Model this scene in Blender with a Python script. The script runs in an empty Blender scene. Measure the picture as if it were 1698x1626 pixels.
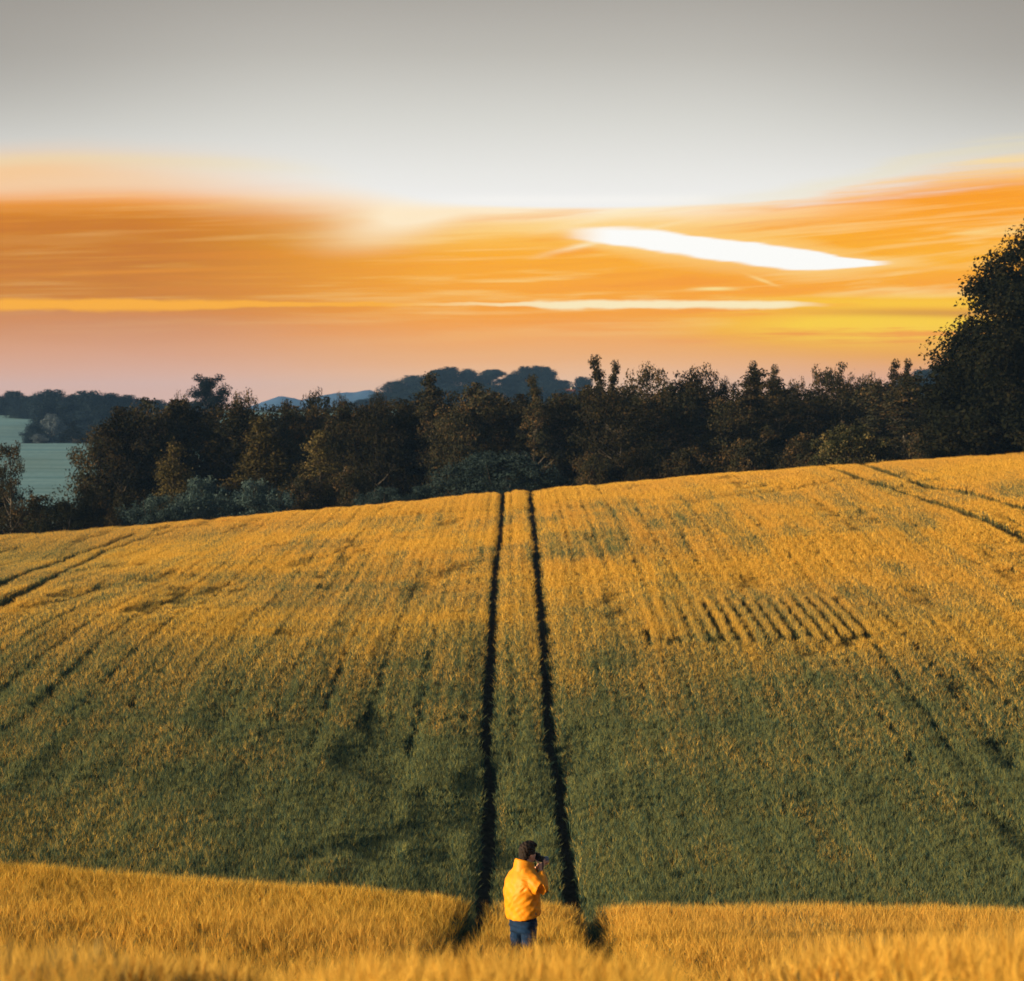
import bpy, math, random
import numpy as np
from mathutils import Vector, Matrix
R = math.radians
scn = bpy.context.scene
col = scn.collection

# ------------------------------------------------------------------ camera
cam_d = bpy.data.cameras.new("camera_view")
cam = bpy.data.objects.new("camera_view", cam_d); col.objects.link(cam)
cam_d.lens = 85; cam_d.sensor_width = 36; cam_d.sensor_fit = 'HORIZONTAL'
cam_d.clip_start = 0.1; cam_d.clip_end = 9000
PITCH = math.atan(123 / 4009)
cam.location = (0, 0, 0); cam.rotation_euler = (R(90) - PITCH, 0, 0)
cam_d.dof.use_dof = True; cam_d.dof.focus_distance = 31.0; cam_d.dof.aperture_fstop = 4.4
scn.camera = cam

# ------------------------------------------------------------------ node expressions
def s2l(c):
    return tuple(((v / 255) / 12.92 if v / 255 <= 0.04045 else ((v / 255 + 0.055) / 1.055) ** 2.4) for v in c)

class NT:
    """small helper: write shader maths as expressions"""
    def __init__(s, nt): s.nt = nt
    def new(s, t, **kw):
        n = s.nt.nodes.new(t)
        for k, v in kw.items(): setattr(n, k, v)
        return n
    def put(s, sock, v):
        if isinstance(v, E): s.nt.links.new(v.s, sock)
        elif isinstance(v, bpy.types.NodeSocket): s.nt.links.new(v, sock)
        elif isinstance(v, tuple) and len(v) == 3 and sock.type == 'RGBA': sock.default_value = (*v, 1)
        else: sock.default_value = v
    def m(s, op, a, b=None, c=None, clamp=False):
        n = s.new('ShaderNodeMath', operation=op, use_clamp=clamp)
        for i, v in enumerate((a, b, c)):
            if v is not None: s.put(n.inputs[i], v)
        return E(s, n.outputs[0])
    def mix(s, f, a, b, blend='MIX'):
        n = s.new('ShaderNodeMix', data_type='RGBA', blend_type=blend, clamp_factor=True)
        s.put(n.inputs[0], f); s.put(n.inputs[6], a); s.put(n.inputs[7], b)
        return E(s, n.outputs[2])
    def vec(s, x, y, z=0.0):
        n = s.new('ShaderNodeCombineXYZ')
        for i, v in enumerate((x, y, z)): s.put(n.inputs[i], v)
        return E(s, n.outputs[0])
    def sep(s, v):
        n = s.new('ShaderNodeSeparateXYZ'); s.put(n.inputs[0], v)
        return [E(s, o) for o in n.outputs]
    def noise(s, v, scale=1.0, detail=3.0, rough=0.5, dist=0.0):
        n = s.new('ShaderNodeTexNoise'); s.put(n.inputs['Vector'], v)
        n.inputs['Scale'].default_value = scale; n.inputs['Detail'].default_value = detail
        n.inputs['Roughness'].default_value = rough; n.inputs['Distortion'].default_value = dist
        return E(s, n.outputs[0])
    def ss(s, x, a, b, lo=0.0, hi=1.0):
        n = s.new('ShaderNodeMapRange', interpolation_type='SMOOTHSTEP', clamp=True)
        for i, v in enumerate((x, a, b, lo, hi)): s.put(n.inputs[i], v)
        return E(s, n.outputs[0])
    def ramp(s, x, stops, interp='LINEAR'):
        n = s.new('ShaderNodeValToRGB'); cr = n.color_ramp; cr.interpolation = interp
        cr.elements[0].position = stops[0][0]; cr.elements[0].color = (*stops[0][1], 1)
        cr.elements[1].position = stops[-1][0]; cr.elements[1].color = (*stops[-1][1], 1)
        for p, c in stops[1:-1]:
            e = cr.elements.new(p); e.color = (*c, 1)
        s.put(n.inputs[0], x)
        return E(s, n.outputs[0])
    def gauss(s, x, c, w):
        d = (x - c) * (1.0 / w)
        return s.m('POWER', 2.71828, (d * d) * -1.0)

class E:
    def __init__(s, t, sock): s.t = t; s.s = sock
    def __add__(s, o): return s.t.m('ADD', s, o)
    __radd__ = __add__
    def __mul__(s, o): return s.t.m('MULTIPLY', s, o)
    __rmul__ = __mul__
    def __sub__(s, o): return s.t.m('SUBTRACT', s, o)
    def __rsub__(s, o): return s.t.m('SUBTRACT', o, s)
    def __truediv__(s, o): return s.t.m('DIVIDE', s, o)
    def abs(s): return s.t.m('ABSOLUTE', s)
    def max(s, o): return s.t.m('MAXIMUM', s, o)
    def min(s, o): return s.t.m('MINIMUM', s, o)

# ------------------------------------------------------------------ sky (sunset cloud deck)
SUN_EL, SUN_AZ = 11.0, 250.0      # azimuth the sun stands at, clockwise from +Y (view direction)
w = bpy.data.worlds.new("World"); scn.world = w; w.use_nodes = True
w.node_tree.nodes.clear()
T = NT(w.node_tree)
tc = T.new('ShaderNodeTexCoord')
dx, dy, dz = T.sep(tc.outputs['Generated'])
dyc = dy.max(0.05)
u = dx / dyc * 4.009          # 0 in the middle of the view, in thousandths of the picture
v = dz / dyc * 4.009          # 0 at the horizon, 0.69 at the top of the picture
nA = T.noise(T.vec(u * 1.1, v * 9.0, 1.3), 1.0, 4, 0.55)        # broad streaks
vt = v - u * T.ss(u, -0.2, 0.5, 0.03, 0.085) * T.ss(v, 0.16, 0.30, 0.15, 1.0)
nB = T.noise(T.vec(u * 2.0, vt * 34.0, 4.7), 1.0, 5, 0.6)       # fine streaks
nF = T.noise(T.vec(u * 2.6, vt * 95.0, 7.7), 1.0, 4, 0.6)      # hair-fine streaks
nC = T.noise(T.vec(u * 7.0, vt * 20.0, 9.1), 1.0, 3, 0.55)
nL = T.noise(T.vec(u * 14.0, v * 30.0, 2.1), 1.0, 3, 0.55)
base = T.ramp(v, [(0.0, s2l((240, 238, 232))), (0.34, s2l((243, 241, 238))), (0.40, s2l((233, 231, 226))),
                  (0.49, s2l((214, 212, 205))), (0.60, s2l((188, 184, 176))), (0.69, s2l((170, 165, 157))),
                  (1.0, s2l((128, 126, 124)))])
base = T.mix(T.ss(u.abs(), 0.25, 1.0) * 0.5 * T.ss(v, 0.3, 0.62), base, s2l((140, 134, 126)))
lo = [(0.0, s2l((236, 182, 156))), (0.05, s2l((232, 180, 154))), (0.11, s2l((224, 162, 122))), (0.155, s2l((214, 146, 96))),
      (0.20, s2l((208, 130, 46))), (0.26, s2l((200, 120, 34))), (0.32, s2l((206, 124, 36))), (0.36, s2l((248, 172, 96))), (0.42, s2l((246, 208, 150)))]
mi = [(0.0, s2l((255, 204, 160))), (0.05, s2l((250, 196, 150))), (0.10, s2l((246, 180, 116))), (0.15, s2l((250, 168, 82))),
      (0.20, s2l((252, 164, 48))), (0.26, s2l((253, 176, 66))), (0.295, s2l((254, 194, 98))), (0.322, s2l((255, 214, 148))), (0.345, s2l((255, 238, 206))), (0.42, s2l((250, 235, 210)))]
ri = [(0.0, s2l((246, 186, 150))), (0.06, s2l((240, 170, 120))), (0.10, s2l((242, 168, 76))), (0.15, s2l((252, 168, 36))),
      (0.20, s2l((253, 160, 34))), (0.26, s2l((254, 178, 46))), (0.31, s2l((254, 172, 66))), (0.36, s2l((255, 172, 72))), (0.42, s2l((252, 208, 140)))]
vj = v + (nA - 0.5) * 0.05
og = T.mix(T.ss(u, -0.66, 0.0), T.ramp(vj, lo), T.ramp(vj, mi))
og = T.mix(T.ss(u, 0.15, 0.75), og, T.ramp(vj, ri))
og = T.mix(T.ss(nB, 0.49, 0.70) * 0.80 * T.ss(v, 0.10, 0.22) * T.ss(u, -0.5, 0.3, 0.28, 1.0), og, s2l((255, 222, 150)))
og = T.mix(T.ss(nB, 0.48, 0.30) * 0.42 * T.ss(v, 0.05, 0.2) * T.ss(u, -0.4, 0.3, 0.5, 1.0), og, s2l((246, 148, 40)))
og = T.mix(T.gauss(v, 0.305, 0.035) * T.ss(u, -0.15, -0.95) * 0.7 * T.ss(nA, 0.3, 0.6), og, s2l((200, 120, 44)))
og = T.mix(T.ss(nF, 0.50, 0.72) * 0.42 * T.ss(v, 0.10, 0.2) * T.ss(u, -0.5, 0.3, 0.35, 1.0), og, s2l((255, 216, 150)))
og = T.mix(T.ss(nF, 0.46, 0.25) * 0.22 * T.ss(v, 0.03, 0.2) * T.ss(u, -0.4, 0.3, 0.5, 1.0), og, s2l((232, 134, 56)))
# yellow glow low on the right
yl = T.gauss(u, 0.62, 0.24) * T.gauss(v, 0.148, 0.027) * T.ss(nB + (nF - 0.5) * 0.5, 0.30, 0.50) * 1.2
og = T.mix(yl * 1.2, og, s2l((255, 206, 40)))
yl2 = T.ss(u, 0.30, 0.5) * T.gauss(v, 0.186, 0.012)
og = T.mix(yl2 * 0.9, og, s2l((255, 200, 40)))
dk = T.ss(u, 0.35, 0.72) * T.gauss(v - u * -0.010, 0.178, 0.007) * 0.55
og = T.mix(dk, og, s2l((190, 122, 82)))
# long thin bright line and its two weak neighbours
yc = 0.185 + (nL - 0.5) * 0.009
dl = (v - yc).abs()
wl = T.ss(u, 0.0, 0.06, 0.0028, 0.0066).max(T.ss(u, -0.2, -0.6, 0.0, 0.0085)) * T.ss(u, 0.52, 0.44, 0.4, 1.0) * (0.2 + nC * 1.6)
ln = T.ss(dl, wl * 1.5, wl * 0.5)
hot = T.ss(u, -0.25, 0.1) * T.ss(u, 0.56, 0.44)
og = T.mix(ln * T.ss(u, 0.62, 0.46, 0.0, 1.0), og, T.mix(hot, s2l((253, 178, 66)), s2l((255, 236, 190))))
g2 = T.gauss(v - u * 0.03, 0.258, 0.0035) * T.gauss(u, -0.62, 0.22) * 0.4
og = T.mix(g2, og, s2l((246, 168, 84)))
g3 = T.gauss(v, 0.211, 0.003) * T.gauss(u, 0.335, 0.035)
og = T.mix(g3, og, s2l((255, 226, 150)))
g4 = T.gauss(v + u * 0.36, 0.374, 0.003) * T.gauss(u, 0.415, 0.022) * 0.7
og = T.mix(g4, og, s2l((255, 222, 150)))
# burning white lens of cloud
cu = u - (nC - 0.5) * 0.05
vcl = 0.303 - T.ss(cu, 0.05, 0.62) * 0.051 + (nB - 0.5) * 0.014 + (nF - 0.5) * 0.010
hh = T.ss(cu, 0.03, 0.26) * T.ss(cu, 0.66, 0.46) * (0.0115 + nA * 0.0095) + 0.0005
lens = T.ss((v - vcl).abs(), hh * 1.12 + T.ss(u, 0.35, 0.05, 0.0018, 0.007), hh * 0.86) * T.ss(u, 0.055, 0.17) * T.ss(hh, 0.001, 0.005)
for a_, b_, c_, w_, k_ in ((0.03, 0.13, 0.262, 0.0045, 0.9), (0.10, 0.22, 0.282, 0.004, 0.7), (0.02, 0.16, 0.300, 0.006, 0.6)):      # feathered tails on its left
    tl_ = T.gauss(v - (u - a_) * 0.22 + (nF - 0.5) * 0.012, c_, w_) * T.ss(u, a_ - 0.02, b_) * T.ss(u, b_ + 0.12, b_)
    og = T.mix(tl_ * k_, og, s2l((255, 234, 190)))
wd_ = T.gauss(v - (u - 0.1) * 0.10, 0.271, 0.006) * T.ss(u, 0.03, 0.09) * T.ss(u, 0.17, 0.12) * 0.6
og = T.mix(wd_, og, s2l((250, 160, 60)))
halo = T.ss((v - vcl).abs(), hh * 2.4 + 0.012, hh * 0.8) * T.ss(u, -0.02, 0.2) * T.ss(u, 0.80, 0.6)
og = T.mix(halo * 0.62, og, s2l((255, 214, 140)))
# pale vertical wisp where the two cloud banks part
wisp = T.gauss(u - (v - 0.30) * 1.5 + (nA - 0.5) * 0.16, -0.215, 0.085) * T.ss(v, 0.245, 0.34) * 1.15
wisp = wisp + T.gauss(v - u * 0.1, 0.352, 0.016) * T.ss(u, -0.26, -0.12) * T.ss(u, 0.35, -0.05) * 0.8
og = T.mix(wisp * 0.85, og, s2l((255, 234, 200)))
# upper edge of the banks
edL = 0.352 - T.gauss(u, -0.85, 0.28) * -0.012
edge = T.mix(T.ss(u, -0.34, -0.12), T.vec(edL, 0, 0), T.vec(0.343, 0, 0))
ex, _, _ = T.sep(edge)
ex = ex + (nA - 0.5) * 0.05 * T.ss(u.abs(), 0.12, 0.4) + T.ss(u, 0.27, 0.95) * 0.080 + T.gauss(u, -0.6, 0.4) * 0.026 + ((nB - 0.5) * 0.075 + (nF - 0.5) * 0.03) * T.ss(u, 0.30, 0.48) + (nB - 0.5) * 0.02 * T.ss(u, -0.3, -0.5)
soft = 0.004 + T.ss(u, 0.0, -0.35) * 0.028 + T.ss(u, 0.25, 0.85) * 0.022
msk = T.ss(v, ex + soft, ex - soft)
hs = T.new('ShaderNodeHueSaturation'); hs.inputs['Saturation'].default_value = 1.07; T.put(hs.inputs['Color'], og); og = E(T, hs.outputs[0])
sky = T.mix(msk, base, og)
notch = T.gauss(v, 0.3575, 0.008) * T.ss(u, 0.36, 0.30) * T.ss(u, -0.2, 0.0) * 0.9
sky = T.mix(notch, sky, s2l((246, 243, 238)))
fr = T.ss(v, ex + 0.085, ex + 0.0) * T.ss(u, -0.25, -0.85) * 0.85
sky = T.mix(fr * T.ss(msk, 1.0, 0.0), sky, s2l((252, 192, 118)))
lim = T.gauss(v, ex + soft * 1.1, 0.012) * T.ss(u.abs(), 0.2, 0.5) * 0.3
sky = T.mix(lim, sky, s2l((240, 220, 160)))
sky = T.mix(lens, sky, s2l((255, 253, 248)))
# the rest of the dome: a physical sky with the same sun
ns = T.new('ShaderNodeTexSky', sky_type='NISHITA', sun_disc=False)
ns.sun_elevation = R(SUN_EL); ns.sun_rotation = R(SUN_AZ); ns.dust_density = 2.0; ns.air_density = 1.2
nk = T.mix(1.0, E(T, ns.outputs[0]), (0.13, 0.13, 0.13), 'MULTIPLY')
front = T.ss(dy, 0.35, 0.8) * T.ss(v, 2.2, 0.9)
full = T.mix(front, nk, sky)
full = T.mix(T.ss(dz, -0.002, -0.04), full, (0.03, 0.035, 0.03))
bg = T.new('ShaderNodeBackground'); T.put(bg.inputs[0], full); bg.inputs[1].default_value = 0.622
wo = T.new('ShaderNodeOutputWorld'); w.node_tree.links.new(bg.outputs[0], wo.inputs[0])

# ------------------------------------------------------------------ sun
sd = bpy.data.lights.new("sun", 'SUN'); so = bpy.data.objects.new("sun", sd); col.objects.link(so)
sd.energy = 5.0; sd.angle = R(2.0); sd.color = (1.0, 0.77, 0.46)
sdir = Vector((math.sin(R(SUN_AZ)) * math.cos(R(SUN_EL)), math.cos(R(SUN_AZ)) * math.cos(R(SUN_EL)), math.sin(R(SUN_EL))))
so.rotation_euler = sdir.to_track_quat('Z', 'Y').to_euler()

# ------------------------------------------------------------------ exposure
scn.view_settings.view_transform = 'Standard'; scn.view_settings.look = 'None'
scn.view_settings.exposure = 0.74; scn.view_settings.gamma = 1.0
scn.render.engine = 'CYCLES'
scn.cycles.use_denoising = True
scn.cycles.max_bounces = 8; scn.cycles.diffuse_bounces = 3; scn.cycles.transmission_bounces = 4
scn.cycles.transparent_max_bounces = 8; scn.cycles.volume_bounces = 1
rnd = random.Random(7)
rng = np.random.default_rng(7)

# ------------------------------------------------------------------ tagging
def tag(o, label=None, cat=None, group=None, kind=None):
    if label: o["label"] = label
    if cat: o["category"] = cat
    if group: o["group"] = group
    if kind: o["kind"] = kind
    return o
def empty(name, loc, rz=0.0):
    o = bpy.data.objects.new(name, None); col.objects.link(o)
    o.location = loc; o.rotation_euler = (0, 0, rz); o.empty_display_size = 0.2
    return o
def mesh_np(name, V, F, mats=(), smooth=False, attrs=None, fm=None):
    """V (n,3), F (m,k) same-size faces, or a list of such arrays"""
    me = bpy.data.meshes.new(name)
    Fs = F if isinstance(F, list) else [F]
    V = np.asarray(V, np.float32)
    me.vertices.add(len(V)); me.vertices.foreach_set("co", V.ravel())
    nl = sum(f.size for f in Fs); nf = sum(len(f) for f in Fs)
    me.loops.add(nl); me.polygons.add(nf)
    me.loops.foreach_set("vertex_index", np.concatenate([np.asarray(f, np.int32).ravel() for f in Fs]))
    tot = np.concatenate([np.full(len(f), f.shape[1], np.int32) for f in Fs])
    st = np.concatenate([[0], np.cumsum(tot)[:-1]]).astype(np.int32)
    me.polygons.foreach_set("loop_start", st)
    me.polygons.foreach_set("use_smooth", np.full(nf, smooth))
    if fm is not None: me.polygons.foreach_set("material_index", np.asarray(fm, np.int32))
    for k, a in (attrs or {}).items():
        at = me.attributes.new(k, 'FLOAT', 'POINT'); at.data.foreach_set("value", np.asarray(a, np.float32))
    for m_ in mats: me.materials.append(m_)
    me.update(); me.validate()
    return me
def link(name, me, parent=None):
    o = bpy.data.objects.new(name, me); col.objects.link(o)
    if parent: o.parent = parent
    return o

# ------------------------------------------------------------------ terrain
def pchip(xs, ys):
    xs = np.array(xs, float); ys = np.array(ys, float)
    h = np.diff(xs); d = np.diff(ys) / h; m = np.zeros_like(ys)
    for i in range(1, len(xs) - 1):
        if d[i-1] * d[i] > 0:
            w1 = 2*h[i] + h[i-1]; w2 = h[i] + 2*h[i-1]; m[i] = (w1 + w2) / (w1/d[i-1] + w2/d[i])
    m[0] = d[0]; m[-1] = d[-1]
    def f(x):
        x = np.clip(np.asarray(x, float), xs[0], xs[-1]); i = np.clip(np.searchsorted(xs, x) - 1, 0, len(xs) - 2)
        t = (x - xs[i]) / h[i]
        return ((1+2*t)*(1-t)**2)*ys[i] + t*(1-t)**2*h[i]*m[i] + t*t*(3-2*t)*ys[i+1] + t*t*(t-1)*h[i]*m[i+1]
    return f
CROP = 0.72
_prof = pchip([-80, 0, 5, 7, 8.5, 11, 18, 24, 27, 28.6, 32, 36, 40, 45.2, 54, 57.5, 62, 66.7, 72, 80, 94, 107, 125, 136, 143, 150, 165, 185, 215, 260, 300, 350, 400, 450, 495, 520, 560, 620, 700, 770, 900, 1200, 2000, 4000, 6500],
              [2.0, -1.2, -1.36, -1.66, -1.96, -2.62, -4.42, -5.56, -5.93, -6.2, -6.72, -7.30, -8.35, -9.13, -9.05, -8.78, -8.45, -8.0, -7.5, -6.94, -6.35, -5.62, -5.0, -4.62, -4.46, -4.7, -5.9, -7.6, -10.5, -13, -12.6, -10.9, -8.7, -6.4, -4.9, -5.0, -5.4, -3.2, 1.1, 2.6, 3.0, 1, -6, -10, -14])
def sstep(x, a, b):
    t = np.clip((x - a) / (b - a), 0, 1); return t*t*(3-2*t)
def softcap(x, c): return c * np.tanh(x / c)
def crop_top(X, Y):
    X = np.asarray(X, float); Y = np.asarray(Y, float)
    z = _prof(Y)
    a = 0.083 * np.maximum(-X, 0) - 0.010 * np.maximum(X, 0)
    a = softcap(a, 3.0) * np.clip(Y / 36, 0, 1)
    b = 0.083 * softcap(X, 60) * np.where(X < 0, 1.13, 1.0)
    a = a + 0.05 * np.clip(X, 0, 3) * (1 - sstep(Y, 9, 20))
    k = sstep(Y, 46, 132)
    far = sstep(Y, 165, 330)
    z = z + (a * (1 - k) + b * k) * (1 - far)
    # gentle natural undulation of the slope
    z = z + 0.10 * np.sin(X * 0.31 + Y * 0.045) * np.sin(Y * 0.11 + 1.0) * sstep(Y, 55, 80) * (1 - sstep(Y, 120, 140))
    # ridges further off
    z = z + 9.0 * np.exp(-((X + 8) / 40) ** 2 - ((Y - 900) / 90) ** 2)
    z = z + 15.0 * np.exp(-((X - 165) / 45) ** 2 - ((Y - 760) / 90) ** 2)
    z = z - 2.6 * sstep(X, -135, -105) * np.exp(-((Y - 700) / 90) ** 2)
    return z
def ground(X, Y): return crop_top(X, Y) - CROP
def gz(x, y): return float(ground(x, y))

# pixel of the photograph <-> place (used to lay features out on the ground)
CP, SP = math.cos(PITCH), math.sin(PITCH)
def z_of(py, Y):     # height of the point at distance Y seen at photo row py
    k = (813 - py) / 4009
    return Y * (k * CP - SP) / (CP + k * SP)
def x_of(px, Y): return (px - 849) / 4009 * Y

# ------------------------------------------------------------------ materials
def mat(name):
    m = bpy.data.materials.new(name); m.use_nodes = True
    m.node_tree.nodes.clear(); T = NT(m.node_tree)
    out = T.new('ShaderNodeOutputMaterial')
    return m, T, out
def finish(T, out, sh): T.nt.links.new(sh, out.inputs[0])
def principled(T, color, rough=0.7, spec=0.3, **kw):
    b = T.new('ShaderNodeBsdfPrincipled'); T.put(b.inputs['Base Color'], color); T.put(b.inputs['Roughness'], rough)
    b.inputs['Specular IOR Level'].default_value = spec
    for k, v_ in kw.items(): T.put(b.inputs[k], v_)
    return b
def attr(T, name):
    n = T.new('ShaderNodeAttribute', attribute_name=name); return E(T, n.outputs['Fac'])

def ground_material():
    m, T, out = mat("earth_and_grass")
    g = T.new('ShaderNodeNewGeometry'); X, Y, Z = T.sep(g.outputs['Position'])
    n1 = T.noise(T.vec(X, Y, 0), 1.7, 5, 0.6)
    soil = T.mix(T.ss(n1, 0.35, 0.7), (0.022, 0.018, 0.012), (0.05, 0.042, 0.022))
    wood = T.mix(T.ss(n1, 0.3, 0.7), (0.018, 0.022, 0.012), (0.035, 0.042, 0.02))
    n2 = T.noise(T.vec(X * 0.05, Y * 0.02, 0), 1.0, 4, 0.6)
    n3 = T.noise(T.vec(X * 0.012, Y * 0.16, 0), 1.0, 4, 0.6)
    n4 = T.noise(T.vec(X * 0.8, Y * 0.25, 0), 1.0, 3, 0.6)
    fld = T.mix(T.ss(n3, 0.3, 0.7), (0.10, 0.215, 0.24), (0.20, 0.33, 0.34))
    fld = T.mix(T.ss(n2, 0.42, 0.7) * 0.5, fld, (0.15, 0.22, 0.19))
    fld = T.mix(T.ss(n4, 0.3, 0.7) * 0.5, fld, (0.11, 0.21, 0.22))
    tl = T.ss(((Y + X * 0.1) * 0.045 + 0.3 - T.m('FLOOR', (Y + X * 0.1) * 0.045 + 0.3) - 0.5).abs(), 0.035, 0.015)
    fld = T.mix(tl * 0.5, fld, (0.04, 0.09, 0.09))
    c = T.mix(T.ss(Y, 148, 156), soil, wood)
    c = T.mix(T.ss(Y, 262, 280), c, fld)
    hw = T.ss(Y, 790, 800) * T.ss(X.abs(), 95, 80)
    c = T.mix(hw, c, (0.02, 0.03, 0.028))
    b = principled(T, c, 0.9, 0.1)
    bp = T.new('ShaderNodeBump'); bp.inputs['Strength'].default_value = 0.5; bp.inputs['Distance'].default_value = 0.05
    T.put(bp.inputs['Height'], n1); T.nt.links.new(bp.outputs[0], b.inputs['Normal'])
    finish(T, out, b.outputs[0]); return m

def barley_material():
    m, T, out = mat("barley")
    g = T.new('ShaderNodeNewGeometry'); X, Y, Z = T.sep(g.outputs['Position'])
    ear = attr(T, "ear"); tint = attr(T, "tint")
    # how ripe the crop is, by place: greener in patches, drill strips and the hollow, whose shade is painted in too
    n1 = T.noise(T.vec(X * 0.55, Y * 0.05, 0.0), 1.0, 4, 0.62)
    n2 = T.noise(T.vec(X * 1.7, Y * 0.06, 5.0), 1.0, 3, 0.55)
    n3 = T.noise(T.vec(X * 0.10, Y * 0.055, 8.0), 1.0, 2, 0.5)
    n5 = T.noise(T.vec(X * 4.0, Y * 0.12, 3.0), 1.0, 2, 0.5)
    n6 = T.noise(T.vec(X * 0.11, Y * 0.42, 11.0), 1.0, 3, 0.5)
    hollow = T.m('MULTIPLY', -6.0 - (Z + (n1 - 0.5) * 1.6 + (n2 - 0.5) * 0.6), 0.345, clamp=True) * T.ss(Y, 36.5, 39.0)  # low ground mask: greener crop plus the valley shade, put into the colour
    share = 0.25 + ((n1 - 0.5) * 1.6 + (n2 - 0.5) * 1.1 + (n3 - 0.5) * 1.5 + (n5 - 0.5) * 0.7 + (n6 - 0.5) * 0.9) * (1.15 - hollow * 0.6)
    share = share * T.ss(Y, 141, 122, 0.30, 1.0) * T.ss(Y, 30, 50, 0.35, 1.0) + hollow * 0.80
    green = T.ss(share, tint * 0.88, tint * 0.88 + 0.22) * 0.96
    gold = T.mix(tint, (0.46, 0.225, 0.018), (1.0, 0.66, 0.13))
    gold = T.mix(hollow * 0.8, gold, T.mix(tint, (0.26, 0.19, 0.04), (0.66, 0.43, 0.10)))  # gold dimmed in the hollow, shade painted into the ears
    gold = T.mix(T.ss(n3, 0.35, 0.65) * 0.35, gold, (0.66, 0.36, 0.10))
    unripe_shaded = T.mix(tint, (0.026, 0.105, 0.100), (0.29, 0.28, 0.085))  # green ears, toned dark to carry the hollow's shade as well
    earc = T.mix(green, gold, unripe_shaded)
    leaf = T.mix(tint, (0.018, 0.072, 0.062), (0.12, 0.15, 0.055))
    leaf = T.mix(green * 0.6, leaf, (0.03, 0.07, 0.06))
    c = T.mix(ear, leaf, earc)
    d = T.new('ShaderNodeBsdfDiffuse'); T.put(d.inputs[0], c)
    tr = T.new('ShaderNodeBsdfTranslucent'); T.put(tr.inputs[0], c)
    mx = T.new('ShaderNodeMixShader'); mx.inputs[0].default_value = 0.35
    T.nt.links.new(d.outputs[0], mx.inputs[1]); T.nt.links.new(tr.outputs[0], mx.inputs[2])
    finish(T, out, mx.outputs[0]); return m

def leaf_material(name, dark, mid, warm, trans=0.15):
    m, T, out = mat(name)
    tint = attr(T, "tint"); oi = T.new('ShaderNodeObjectInfo'); rn = E(T, oi.outputs['Random'])
    c = T.mix(tint, dark, mid)
    c = T.mix(T.ss(tint, 0.55, 1.0) * (0.30 + rn * 0.70), c, warm)
    k = 0.50 + rn * 0.85; c = T.mix(1.0, c, T.vec(k, k, k * 0.96), 'MULTIPLY')
    d = T.new('ShaderNodeBsdfDiffuse'); T.put(d.inputs[0], c)
    tr = T.new('ShaderNodeBsdfTranslucent'); T.put(tr.inputs[0], c)
    mx = T.new('ShaderNodeMixShader'); mx.inputs[0].default_value = trans
    T.nt.links.new(d.outputs[0], mx.inputs[1]); T.nt.links.new(tr.outputs[0], mx.inputs[2])
    finish(T, out, mx.outputs[0]); return m
def bark_material():
    m, T, out = mat("bark")
    tc = T.new('ShaderNodeTexCoord'); x, y, z = T.sep(tc.outputs['Object'])
    n = T.noise(T.vec(x * 9, y * 9, z * 1.5), 1.0, 4, 0.6)
    b = principled(T, T.mix(T.ss(n, 0.35, 0.7), (0.035, 0.028, 0.022), (0.12, 0.105, 0.09)), 0.9, 0.1)
    finish(T, out, b.outputs[0]); return m
M = {}
M['ground'] = ground_material(); M['barley'] = barley_material(); M['bark'] = bark_material()
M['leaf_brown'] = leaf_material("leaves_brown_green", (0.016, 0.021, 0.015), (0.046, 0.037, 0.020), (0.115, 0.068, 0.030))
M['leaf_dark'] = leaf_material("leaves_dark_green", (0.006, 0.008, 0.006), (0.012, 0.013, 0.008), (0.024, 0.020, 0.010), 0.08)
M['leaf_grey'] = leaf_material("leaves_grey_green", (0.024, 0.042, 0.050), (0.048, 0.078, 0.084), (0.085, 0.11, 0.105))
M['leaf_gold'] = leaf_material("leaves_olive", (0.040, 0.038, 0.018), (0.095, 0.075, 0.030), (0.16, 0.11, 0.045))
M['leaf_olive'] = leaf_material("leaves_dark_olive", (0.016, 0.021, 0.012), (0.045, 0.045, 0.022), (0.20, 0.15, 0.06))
M['leaf_far'] = leaf_material("leaves_far_wood_haze", (0.008, 0.016, 0.024), (0.014, 0.024, 0.034), (0.020, 0.032, 0.040))  # bluish leaf colour, part of the distance haze painted in
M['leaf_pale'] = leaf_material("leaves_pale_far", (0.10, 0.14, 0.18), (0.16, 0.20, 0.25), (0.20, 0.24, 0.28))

# ------------------------------------------------------------------ ground sheet
def build_ground():
    ys = np.concatenate([np.arange(-70, 2, 4.0), np.arange(2, 60, 0.8), np.arange(60, 160, 1.6), np.arange(160, 300, 5),
                         np.arange(300, 1000, 14), np.arange(1000, 3300, 100)])
    t = np.linspace(-1, 1, 241); t = np.sign(t) * np.abs(t) ** 1.6
    YY, TT = np.meshgrid(ys, t, indexing='ij')
    XX = TT * (60 + 0.42 * np.maximum(YY, 0))
    ZZ = ground(XX, YY)
    V = np.stack([XX, YY, ZZ], -1).reshape(-1, 3)
    ny, nx = XX.shape; i = np.arange(ny - 1)[:, None] * nx + np.arange(nx - 1)[None]
    F = np.stack([i, i + 1, i + nx + 1, i + nx], -1).reshape(-1, 4)
    o = link("ground", mesh_np("ground", V, F, [M['ground']], True)); tag(o, kind="structure")
build_ground()

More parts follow.
